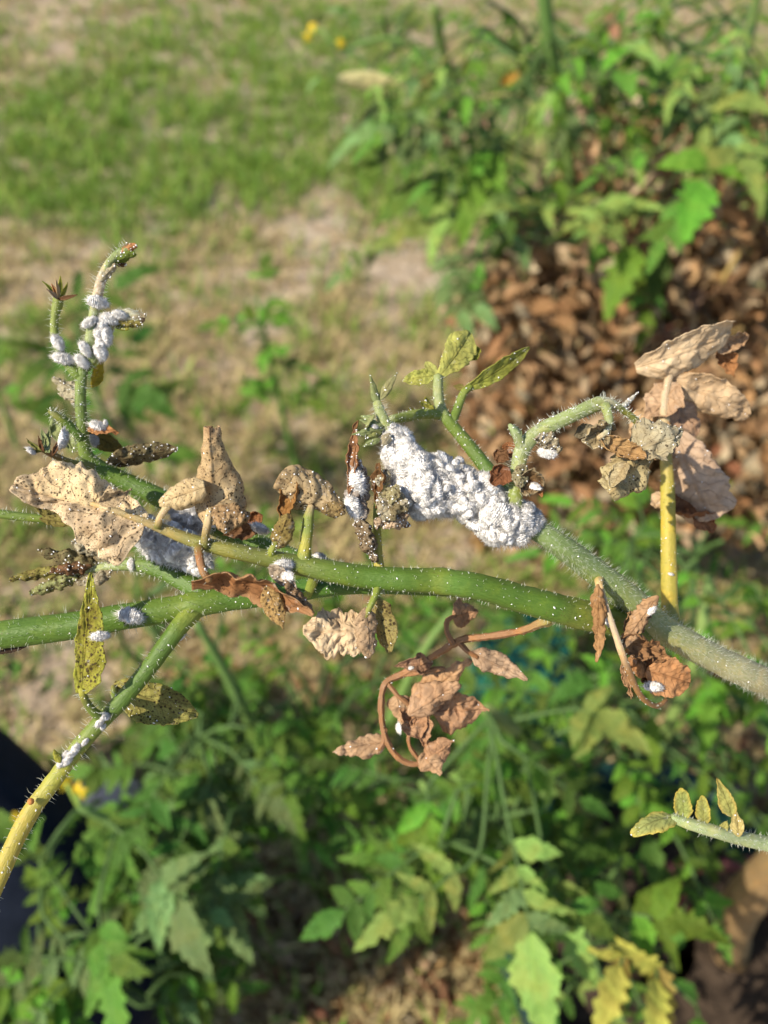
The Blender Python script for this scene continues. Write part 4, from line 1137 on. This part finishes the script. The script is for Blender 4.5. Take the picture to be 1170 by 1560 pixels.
for (p0, p1, W, c) in (((815, 668, -5), (855, 688, -4), 16, GREY), ((838, 655, -1), (822, 640, 0), 12, GREY), ((825, 675, -4), (845, 695, -4), 12, (.3, .25, .18)), ((812, 660, -2), (830, 640, -1), 9, OLIVE)):
    L(Gs, p0, p1, W, rnd.uniform(-40, 40), -1.5, .5, c, .8, .35, BLUNT, name='withered_leaflet', dust=90)
stem(Gs, 'stalklet', [(922, 618, -2, 8, PALE, .4), (928, 640, -4, 6.5, PALE, .4), (922, 660, -5, 5, GREY, .4), (910, 668, -5, 4, TAN)], hair=60, hl=.0007, sp=16)
L(Gs, (930, 650, -5), (888, 672, -6), 26, -25, (1.4, .8), .9, (.36, .27, .14), .45, .18, BLUNT, name='withered_leaflet', edge=(.46, .38, .24), dust=20)
L(Gs, (905, 650, -1), (875, 665, 0), 13, 20, (.9, .9), .6, (.22, .19, .13), .4, .2, BLUNT, name='withered_leaflet')
L(Gs, (915, 668, -5), (985, 698, -4), 22, -15, (1.4, 1.5), .9, (.47, .29, .13), .3, .16, BLUNT, name='withered_leaflet', dust=12)
L(Gs, (960, 688, -1), (1038, 654, 1), 0, 15, (1.5, -1.3), -.9, (.44, .39, .27), .5, .24, wn=[14, 34, 44, 36, 24, 14, 3], wp=[18, 40, 48, 40, 26, 12, 3], twist=1.1, teeth=.25, name='withered_leaflet', dust=60)
L(Gs, (990, 690, -1), (925, 748, -3), 0, 0, (-1.6, -1.9), -.8, (.48, .40, .22), .55, .22, wn=[16, 38, 48, 46, 34, 14], wp=[16, 40, 52, 50, 38, 18], twist=-.7, teeth=.25, name='withered_leaflet', dust=40)
L(Gs, (955, 705, -4), (930, 742, -5), 18, 30, (1.3, 1.0), .3, (.52, .44, .27), .4, .12, BLUNT, name='withered_leaflet')
L(Gs, (912, 640, -4), (938, 655, -3), 9, 30, (1., 1.), .5, (.4, .33, .2), .4, .2, BLUNT, name='withered_leaflet')
L(Gs, (945, 625, 1), (972, 598, 3), 5, 10, (-1.4, -1.4), .3, (.6, .58, .52), .3, .3, NARROW, name='withered_leaflet', nu=20, nv=8, dust=40)

# ---- yellow leaf stalk on the right with large dry leaflets, a little behind
Y1 = stem(root, 'leaf_stalk', [(1022, 960, 14, 16, YGS), (1020, 920, 17, 12.5, YEL), (1019, 860, 20, 11.5, YEL), (1018, 800, 22, 11, (.40, .31, .05)), (1017, 740, 24, 10, YEL), (1014, 680, 25, 8.5, (.38, .27, .1)), (1012, 620, 26, 7, MUSH), (1018, 580, 26, 6, MUSH), (1030, 545, 26, 5, MUSH)], hair=20, hl=.0006, sp=40, label='upright yellow leaf stalk')
DR = (.60, .43, .27)
L(Y1, (968, 560, 25), (1114, 504, 24), 0, 15, (-1.0, .9), -.7, (.72, .56, .38), .12, .12, wn=[10, 30, 38, 42, 44, 42, 34, 22], wp=[8, 20, 28, 32, 34, 36, 32, 20], teeth=.1, quilt=.08, nu=50, nv=30, dust=15, twist=.5)
L(Y1, (1092, 535, 26), (1140, 510, 28), 16, 20, (1.2, 1.2), .6, (.5, .33, .2), .1, .2, BLUNT)
L(Y1, (1096, 520, 28), (1118, 575, 30), 18, 0, (1.3, 1.), .6, (.36, .17, .07), .1, .2, BLUNT)
L(Y1, (1022, 578, 27), (1140, 632, 32), 32, -10, (-1.2, .9), -.5, DR, .12, .14, BLUNT, dust=15)
L(Y1, (1035, 585, 25), (985, 640, 26), 30, 20, (.7, .7), .5, (.5, .34, .22), .1, .2, BLUNT)
L(Y1, (1020, 600, 27), (1065, 660, 28), 32, -30, (.6, -.6), .5, (.46, .3, .2), .1, .2, BLUNT)
L(Y1, (1000, 625, 29), (962, 665, 31), 24, 10, (.6, -.6), .5, (.5, .34, .2), .1, .2, BLUNT)
L(Y1, (1030, 660, 26), (1085, 790, 26), 0, 10, (-.7, -.6), -.6, (.53, .385, .28), .12, .14, wn=[12, 32, 40, 46, 50, 52, 40], wp=[14, 30, 36, 40, 44, 46, 36], teeth=.1, nu=50, nv=28, dust=20)
L(Y1, (1010, 770, 25), (1118, 765, 27), 24, -30, (1.1, .8), .9, (.27, .12, .055), .1, .2, BLUNT)
L(Y1, (1060, 775, 27), (1085, 812, 27), 18, 0, (1.1, .8), .5, (.36, .17, .08), .1, .25, BLUNT)
L(Y1, (1012, 752, 24), (995, 772, 24), 14, 0, (-1., -1.), .5, DR, .1, .2, BLUNT)
L(Y1, (1015, 640, 25), (1000, 700, 26), 18, 30, (.8, .8), .5, (.44, .28, .16), .1, .2, BLUNT)

# ---- brown dead stalks hanging from the main stem
J = stem(root, 'dead_stalk', [(922, 872, 5, 9, GR2), (914, 882, 2.2, 8, (.26, .22, .08)), (913, 892, 0, 5.5, TAN), (926, 930, -1.5, 4, MUSH), (944, 985, -3, 5.5, MUSH), (958, 1022, -2, 5, BRN), (976, 1060, 0, 4.5, BRN), (1000, 1076, 3, 4, BRN), (1015, 1066, 4, 3, BRN)], hair=15, hl=.0005, sp=14)
L(J, (911, 890, -3), (908, 1008, -2), 13, 25, (-1.2, -1.2), .25, (.37, .21, .095), .2, .3, BLUNT, twist=1.5, name='withered_leaflet')
L(J, (1003, 908, -2), (948, 985, -2), 15, -10, (-1.3, -1.2), .8, (.44, .27, .15), .2, .28, BLUNT, twist=.8, name='withered_leaflet', dust=10)
L(J, (945, 975, -2), (1020, 1000, 3), 24, 10, (1.2, 1.0), .9, (.30, .16, .075), .2, .3, BLUNT, name='withered_leaflet')
L(J, (950, 960, 2), (990, 935, 4), 20, 10, (1.2, 1.0), .9, (.33, .2, .10), .2, .3, BLUNT, name='withered_leaflet')
L(J, (985, 1020, 4), (1050, 1040, 5), 32, 10, (.5, .4), -.6, (.47, .24, .11), .15, .14, BLUNT, name='withered_leaflet', label='orange-brown dead leaflet holding a mealybug')
L(J, (960, 1000, 3), (1005, 1030, 5), 20, 0, (-1.2, -.9), .6, (.36, .18, .08), .2, .3, BLUNT, name='withered_leaflet')
L(J, (948, 1000, -1), (962, 1065, 0), 11, 20, (1.3, 1.3), .4, (.4, .24, .13), .2, .3, NARROW, name='withered_leaflet')
L(J, (1000, 1040, 6), (975, 1015, 6), 18, 0, (.9, .9), .4, DBR, .2, .3, BLUNT, name='withered_leaflet')

# ---- brown dead leaf below the branch, a little behind
RB = (.26, .125, .06)
K = stem(root, 'dead_stalk', [(850, 936, 2, 11, YGS), (820, 951, 4, 7, (.30, .18, .08)), (790, 962, 7, 5.0, RB), (740, 970, 10, 5.0, RB), (700, 976, 13, 5.4, RB), (660, 1000, 15, 5.0, RB), (615, 1026, 17, 5.4, RB), (588, 1040, 17, 5.0, RB), (581, 1065, 17, 4.7, RB), (582, 1100, 17, 4.3, RB), (592, 1135, 17, 4.3, RB), (612, 1158, 17, 4.3, RB), (635, 1164, 17, 3.6, RB), (650, 1155, 17, 2.9, RB)], hair=12, hl=.0005, sp=16, lump=.35, step=.0007, label='thin red-brown dead leaf stalk')
stem(K, 'stalklet', [(690, 980, 13, 4.3, RB), (681, 963, 13, 3.6, RB), (682, 945, 13, 3.6, RB), (695, 938, 13, 2.9, RB)], lump=.4, step=.0007)
stem(K, 'stalklet', [(697, 976, 13, 3.6, RB), (712, 992, 12, 3.6, RB), (728, 1002, 12, 2.9, RB)], lump=.4, step=.0007)
stem(K, 'stalklet', [(592, 1042, 17, 3.6, RB), (606, 1060, 16, 3.2, RB), (625, 1075, 16, 2.9, RB)], lump=.4, step=.0007)
stem(K, 'stalklet', [(586, 1110, 17, 3.6, RB), (584, 1132, 17, 3.6, RB), (576, 1142, 17, 2.9, RB)], lump=.4, step=.0007)
stem(K, 'stalklet', [(610, 1028, 17, 4.3, RB), (650, 1022, 16, 4.0, RB), (676, 1018, 15, 3.2, RB)], lump=.4, step=.0007)
stem(K, 'stalklet', [(640, 1160, 17, 3.2, RB), (622, 1128, 17, 2.9, RB), (640, 1075, 17, 2.9, RB)], lump=.4, step=.0007)
KD = (.52, .32, .18); KD2 = (.45, .26, .15)
L(K, (690, 940, 13), (728, 930, 14), 24, 10, (-.9, -.6), .5, KD2, .15, .19, OVATE)
L(K, (716, 994, 12), (804, 1036, 11), 22, 10, (-1.3, -1.2), .3, (.45, .31, .21), .25, .18, OVATE, twist=.6, dust=8)
L(K, (592, 1128, 17), (506, 1146, 17), 22, 10, (-1.4, -1.3), .3, (.48, .32, .2), .2, .18, OVATE, dust=8)
L(K, (620, 1078, 16), (718, 1005, 15), 26, 0, (-1.5, -1.2), .4, KD, .2, .19, OVATE)
L(K, (622, 1090, 15), (700, 1040, 13), 30, 10, (-1.6, -.9), .4, (.46, .29, .18), .2, .19, OVATE, dust=8)
L(K, (640, 1125, 16), (612, 1060, 17), 26, 10, (1.4, 1.2), .4, KD2, .2, .19, OVATE)
L(K, (604, 1060, 16), (614, 1108, 17), 24, 10, (-1.5, -1.3), .4, (.5, .33, .2), .2, .19, OVATE, dust=6)
L(K, (660, 1085, 18), (745, 1080, 20), 38, 10, (-1.1, .9), .4, KD2, .15, .19, OVATE, dust=8)
L(K, (640, 1150, 16), (672, 1180, 15), 26, 10, (-1.5, -1.2), .4, (.47, .3, .18), .2, .19, OVATE)
L(K, (650, 1160, 16), (690, 1130, 16), 26, 10, (-1.5, -1.2), .4, KD2, .2, .19, OVATE, dust=6)
L(K, (660, 1010, 15), (600, 1015, 15), 20, 10, (1.5, 1.3), .4, (.33, .19, .12), .2, .19, OVATE)
L(K, (640, 1080, 17), (650, 1140, 17), 22, 10, (1.5, 1.3), .4, KD2, .2, .19, OVATE)

# ---- living leaflets of the forked stalk
m1 = stem(Es, 'stalklet', [(158, 1096, -3, 9, GR2), (143, 1085, -5, 7, GR2), (130, 1068, -6, 6, OLV), (124, 1050, -7, 5, YG)], hair=80, hl=.0011, sp=16)
L(Es, (122, 1056, -7), (138, 872, -8), 0, -12, (.35, .25), .25, (.30, .285, .04), .72, .12, wn=[10, 30, 34, 33, 31, 27, 20, 13, 8, 2], wp=[6, 11, 13, 14, 14, 13, 11, 8, 5, 2], quilt=.09, teeth=.12, edge=(.40, .42, .06), nu=60, nv=30, twist=.3, name='leaflet', label='upright yellow-green leaflet speckled with black', dust=25)
L(Es, (172, 1045, 5), (303, 1090, 8), 0, 10, (.5, -.5), -.4, (.33, .30, .085), .68, .12, wn=[10, 26, 34, 36, 34, 28, 16, 3], wp=[8, 20, 24, 26, 26, 22, 14, 3], quilt=.1, teeth=.1, edge=(.35, .33, .08), nu=50, nv=28, name='leaflet', label='olive yellow leaflet behind the forked stalk', dust=40)
stem(Es, 'stalklet', [(178, 1072, 0, 7, GR2), (175, 1060, 3, 5, GR2), (173, 1046, 5, 4, OLIVE)], hair=30)
L(Es, (92, 1162, -5), (82, 1142, -5), 6, 0, -1., .3, YG, .2, .2, name='bud_leaf', nu=14, nv=8)
L(B2, (40, 985, 0), (-20, 998, 0), 5, 0, (1.2, 1.2), .3, (.05, .03, .02), .3, .3, BLUNT, name='withered_leaflet', nu=20, nv=10)

# ---- sprig at the lower right, from the main stem's lower part
O = stem(root, 'leaf_stalk', [(1330, 1200, 96, 26, YGS), (1270, 1290, 40, 10, PALE), (1200, 1290, 18, 11, (.30, .34, .18), .3), (1150, 1282, 14, 11, (.30, .34, .18), .4), (1100, 1270, 12, 10, (.30, .34, .18), .4), (1050, 1255, 12, 9, (.30, .34, .18), .3), (1022, 1246, 12, 6, MINT, .3)], hair=80, hl=.0009, sp=50, label='pale green sprig stalk with small yellow-edged leaflets')
L(O, (1030, 1246, 12), (962, 1272, 11), 0, 30, (-.5, -.5), -1.1, (.30, .34, .12), .12, .14, wn=[6, 15, 18, 17, 15, 11, 4], wp=[6, 14, 17, 17, 14, 10, 4], name='leaflet', edge=(.55, .45, .09), dust=14)
L(O, (1042, 1250, 12), (1038, 1200, 12), 14, 0, (.4, .4), .4, (.27, .31, .09), .2, .14, BLUNT, name='leaflet', edge=(.5, .40, .08))
L(O, (1072, 1258, 12), (1070, 1212, 12), 11, 0, (.4, .4), .4, (.30, .31, .09), .2, .14, BLUNT, name='leaflet', edge=(.5, .40, .08))
L(O, (1116, 1245, 11), (1092, 1185, 11), 13, 0, (.4, .4), -.4, (.33, .33, .10), .2, .14, OVATE, name='leaflet', edge=(.5, .38, .10))
L(O, (1125, 1275, 10), (1120, 1232, 11), 11, 0, (.6, .6), -.4, (.48, .40, .16), .2, .2, OVATE, name='leaflet', dust=10)
L(O, (1100, 1268, 12), (1108, 1250, 12), 7, 0, (.6, .6), -.4, (.4, .38, .12), .2, .2, OVATE, name='leaflet', nu=16, nv=8)
# ================================================================== mealybugs
mrg = random.Random(5)
def bug_mesh(k):
    """oval, waxy, cross-ridged body of unit length along X, belly on z = 0"""
    mb = MB(); nu, nv = 60, 28
    vs, fs = [], []
    for i in range(nu + 1):
        s = i / nu
        r = max(0, math.sin(math.pi * min(1, max(0, s)))) ** .55
        r *= (1 - .18 * (s - .5))
        ridge = 1 + .10 * math.cos(s * 2 * math.pi * 12) * min(1, 6 * s * (1 - s))
        for j in range(nv):
            a = 2 * math.pi * j / nv
            y = .285 * r * math.cos(a); z = math.sin(a)
            zz = (.27 * r * z * ridge) if z > 0 else (.10 * r * z)
            y *= 1 + .08 * math.cos(s * 2 * math.pi * 12) * abs(math.cos(a))
            zz -= .02 * math.exp(-(y / .05) ** 2) * (1 if z > 0 else 0) * r
            d = .075 * noise.noise(Vector((s * 6 + k * 7, y * 6, zz * 6))) + .055 * noise.noise(Vector((s * 15 + k * 7, y * 15, zz * 15))) + .04 * noise.noise(Vector((s * 36, y * 36 + k * 3, zz * 36)))
            vs.append(((s - .5) + .0, y * (1 + d * 3), zz + d + .06))
    for i in range(nu):
        for j in range(nv):
            fs.append((i * nv + j, i * nv + (j + 1) % nv, (i + 1) * nv + (j + 1) % nv, (i + 1) * nv + j))
    mb.add(vs, fs)
    return mb.mesh('mealybug', M['bug'])
def fringe_mesh(k):
    mb = MB(); g = random.Random(k)
    for q in range(64):
        a = 6.283 * q / 64 + g.uniform(-.06, .06)
        d = Vector((math.cos(a), .55 * math.sin(a), 0))
        p = Vector((.5 * math.cos(a), .27 * math.sin(a), .05 + g.uniform(-.02, .05)))
        dr = (d.normalized() + Vector((g.uniform(-.3, .3), g.uniform(-.3, .3), g.uniform(-.35, .45)))).normalized()
        l_ = g.uniform(.08, .24) * (1.5 if math.cos(a) < -.95 else 1)
        o1 = dr.orthogonal().normalized(); o2 = dr.cross(o1); h_ = .017
        vs = [p - dr * .04 + (o1 * math.cos(t) + o2 * math.sin(t)) * h_ for t in (0, 2.094, 4.189)] + [p + dr * l_]
        mb.add(vs, [(0, 1, 3), (1, 2, 3), (2, 0, 3)])
    for q in range(320):
        x = g.uniform(-.42, .42); y = g.uniform(-.2, .2)
        rr = math.sqrt(max(0, 1 - (x / .5) ** 2 - (y / .29) ** 2))
        p = Vector((x, y, .06 + .26 * rr))
        dr = (Vector((x * .5, y * 1.5, .5)) + Vector((g.uniform(-.6, .6), g.uniform(-.6, .6), 0))).normalized()
        o1 = dr.orthogonal().normalized(); o2 = dr.cross(o1); h_ = .014
        vs = [p - dr * .03 + (o1 * math.cos(t) + o2 * math.sin(t)) * h_ for t in (0, 2.094, 4.189)] + [p + dr * g.uniform(.04, .16)]
        mb.add(vs, [(0, 1, 3), (1, 2, 3), (2, 0, 3)])
    return mb.mesh('wax_fringe', M['wool'])
BV = [bug_mesh(k) for k in range(5)]
FV = [fringe_mesh(k) for k in range(5)]
def bug(p, n, xdir, ln, label, group=None, wide=1.0):
    Z = n.normalized()
    X = (xdir - Z * xdir.dot(Z)).normalized(); Y = Z.cross(X)
    m = Matrix((X * ln, Y * ln * wide, Z * ln)).transposed().to_4x4()
    m.translation = p - Z * ln * .02
    o = bpy.data.objects.new('mealybug', mrg.choice(BV)); COL.objects.link(o)
    o.matrix_basis = m
    f = bpy.data.objects.new('wax_fringe', mrg.choice(FV)); COL.objects.link(f)
    f.parent = o
    tag(o, label, 'mealybug', group)
    return o
BVH = BVHTree.FromPolygons([Vector(v) for v in SURF_V], SURF_F)
def cast(x, y):
    d = (P(x, y) - CA).normalized()
    hit = BVH.ray_cast(CA, d, .4)
    if hit[0] is None:
        q = P(x, y, 0)
        hit = BVH.find_nearest(q, .05)
        if hit[0] is None: return q, -d
    n = hit[1]
    if n.dot(d) > 0: n = -n
    return hit[0], n
def sit(x, y, ang, ln, label, group=None, flat=.35):
    p, n = cast(x, y)
    d = (P(x, y) - CA).normalized()
    n = (n + (-d) * flat + UP * .25).normalized()
    a = R(ang)
    xd = RT * math.cos(a) - UP * math.sin(a)
    return bug(p, n, xd, ln * px(0), label, group, mrg.uniform(.9, 1.12))
# single ones, each in its own place
for (x, y, a, ln, lab) in (
        (200, 939, 12, 40, 'fluffy white mealybug alone on the green stem right of the speckled leaf'),
        (153, 969, -5, 27, 'white mealybug clinging under the stem at the edge of the speckled leaf'),
        (432, 861, -4, 30, 'bluish white mealybug on the long stalk above the rust brown leaflet'),
        (487, 849, 25, 22, 'small mealybug on top of the long stalk beside the hooded leaflet'),
        (88, 523, 60, 30, 'smooth white mealybug on the flower stalk below the spiky calyx'),
        (97, 547, 12, 36, 'plump mealybug in the crook of the flower stalk'),
        (111, 540, 60, 28, 'mealybug wedged in the fork between two others'),
        (125, 551, 45, 28, 'grey-white mealybug at the fork of the upright shoot'),
        (149, 461, 5, 34, 'mealybug wrapped round the upright shoot below its bent tip'),
        (103, 474, -35, 28, 'mealybug sticking out beside the spiky calyx'),
        (137, 614, 85, 32, 'grey mealybug lying along the upright shoot'),
        (150, 650, 5, 30, 'mealybug on the orange dry leaflet of the upright shoot'),
        (143, 669, 80, 26, 'mealybug under the orange dry leaflet of the upright shoot'),
        (44, 690, 20, 16, 'tiny white mealybug on the buds above the large beige leaflet'),
        (815, 743, 62, 22, 'small white mealybug inside a dark brown cupped leaflet'),
        (834, 690, 10, 30, 'mealybug hanging under the drooping shoot'),
        (995, 1047, 12, 30, 'white mealybug on the orange-brown dead leaflet'),
        (925, 946, 60, 18, 'small mealybug on the thin dead stalk under the main stem'),
        (993, 930, -45, 18, 'small mealybug on the curled brown piece by the main stem'),
        (286, 980, 100, 18, 'small mealybug on the side of the forked stalk'),
        (395, 800, 25, 30, 'mealybug on the dark dry leaflet behind the long stalk'),
        (440, 878, 20, 28, 'mealybug tucked under the long stalk against the rust brown leaflet'),
        (620, 1150, 30, 20, 'mealybug on the lowest bend of the red-brown stalk'),
        (626, 1018, 0, 10, 'tiny mealybug on the upper bend of the red-brown stalk'),
        (200, 860, 80, 20, 'small mealybug hanging by the tip of the large beige leaflet'),
        (1022, 875, 20, 10, 'tiny white mealybug on the yellow leaf stalk'),
        (570, 510 + 140, 20, 12, 'tiny mealybug among the young leaves of the tip'),
        (545, 735, 75, 42, 'woolly mealybug on the brown strand beside the white mass'),
        (538, 772, 70, 38, 'fringed mealybug at the bend of the brown strand'),
        (157, 600 - 8, 70, 12, 'tiny mealybug by the yellow leaflet')):
    sit(x, y, a, ln, lab)
for (x, y, a, ln) in ((157, 493, 100, 30), (162, 512, 80, 34), (154, 524, 95, 30), (162, 537, 60, 30), (168, 486, 20, 28), (182, 480, 10, 26), (150, 507, 85, 26), (156, 541, 110, 24)):
    sit(x, y, a, ln, 'mealybug crowded on the drooping side bud of the upright shoot', 'mealybugs on the side bud')
for (x, y, a, ln) in ((95, 1165 - 5, -60, 20), (103, 1158, -50, 18), (110, 1148, -40, 20), (116, 1140, -55, 18), (130, 1130, -50, 14), (152, 1100, -50, 18), (160, 1092, -30, 18), (157, 1105, -80, 14), (100, 1150, -70, 15)):
    sit(x, y, a, ln, 'small greyish mealybug on the yellowing part of the forked stalk', 'small mealybugs on the forked stalk')
# colony behind the long stalk
def pile(n, f, label, group, lmin, lmax):
    for _ in range(n):
        x, y, lift = f()
        p, nn = cast(x, y)
        d = (P(x, y) - CA).normalized()
        p = p - d * lift
        nn = (nn * .6 - d * .5 + UP * .4 + Vector([mrg.uniform(-.5, .5) for _ in range(3)])).normalized()
        xd = RT * mrg.uniform(-1, 1) + UP * mrg.uniform(-1, 1) + FW * .1
        bug(p, nn, xd, mrg.uniform(lmin, lmax) * px(0), label, group, mrg.uniform(.9, 1.15))

def mass(name, knots, label, seed, lump=.5):
    """cottony wax wrapped round a stem: lumpy sleeve plus loose threads"""
    pts = [(P(x, y, d), r * px(d), (1, 1, 1, 0)) for x, y, d, r in knots]
    mb = MB()
    sp = spline(pts, .0005)
    seg = 40
    vs, fs = [], []
    side = None
    for i, (v, r, c) in enumerate(sp):
        t = (sp[min(i + 1, len(sp) - 1)][0] - sp[max(i - 1, 0)][0]).normalized()
        if side is None: side = t.orthogonal().normalized()
        side = (side - t * side.dot(t)).normalized(); b_ = t.cross(side)
        for k in range(seg):
            a = 6.2832 * k / seg
            dd = side * math.cos(a) + b_ * math.sin(a)
            q = v + dd * r
            k1 = abs(noise.noise(q * 420 + Vector((seed, 0, 0)))) * 1.6 - .5 + .5 * noise.noise(q * 1100) + .4 * noise.noise(q * 2600)
            vs.append(v + dd * r * (1 + lump * k1))
    for i in range(len(sp) - 1):
        for k in range(seg):
            fs.append((i * seg + k, i * seg + (k + 1) % seg, (i + 1) * seg + (k + 1) % seg, (i + 1) * seg + k))
    mb.add(vs, fs)
    o = mb.build(name, M['wool'])
    tag(o, label, 'wax')
    h = MB(); hairs(h, [(a, r * 1.05, c) for a, r, c in sp], 3600, .0016, .000036, 1.3, mrg)
    tag(h.build('wax_threads', M['wool'], o), kind='stuff')
    return o, sp
o1, sp1 = mass('wax_mass', [(594, 658, 0, 8), (604, 680, 0, 15), (618, 710, 0, 30), (642, 738, 0, 44), (672, 745, 0, 40), (700, 750, 0, 33), (722, 758, 0, 34), (742, 772, 0, 30), (768, 793, 0, 38), (790, 800, 0, 28), (808, 802, 0, 12)], 'cottony white wax mass wrapped round the stem tip', 3.)
def over(sp, n, k0, k1, label, group, lmin, lmax):
    for q in range(n):
        v, r, c = sp[mrg.randrange(len(sp))]
        i = mrg.random()
        t = (sp[-1][0] - sp[0][0]).normalized()
        d = Vector([mrg.gauss(0, 1) for _ in range(3)])
        d = (d - t * d.dot(t)).normalized()
        if d.dot(FW) > .55: d = -d
        nn = (d + Vector([mrg.uniform(-.45, .45) for _ in range(3)])).normalized()
        bug(v + d * r * mrg.uniform(k0, k1), nn, Vector([mrg.uniform(-1, 1) for _ in range(3)]), mrg.uniform(lmin, lmax) * px(0), label, group, mrg.uniform(.8, 1.45))
over(sp1, 125, .72, 1.12, 'white mealybug packed into the large colony round the stem tip', 'mealybugs of the large colony', 20, 42)
over(sp1, 60, .95, 1.32, 'white mealybug packed into the large colony round the stem tip', 'mealybugs of the large colony', 12, 20)
o2, sp2 = mass('wax_mass', [(208, 800, 6, 8), (225, 812, 5, 22), (250, 828, 5, 28), (280, 838, 5, 26), (300, 850, 5, 16), (312, 866, 4, 8)], 'cottony grey-white wax mass behind the large beige leaflet', 8.)
over(sp2, 34, .8, 1.1, 'mealybug in the colony between the two green stems behind the large beige leaflet', 'mealybugs of the hidden colony', 20, 32)
o3, sp3 = mass('wax_mass', [(262, 772, 7, 6), (285, 784, 7, 14), (305, 798, 7, 12), (318, 806, 7, 6)], 'small white wax mass behind the rolled cone leaflet', 14.)
over(sp3, 8, .8, 1.1, 'mealybug on the small wax mass behind the rolled cone leaflet', 'mealybugs behind the cone', 18, 26)
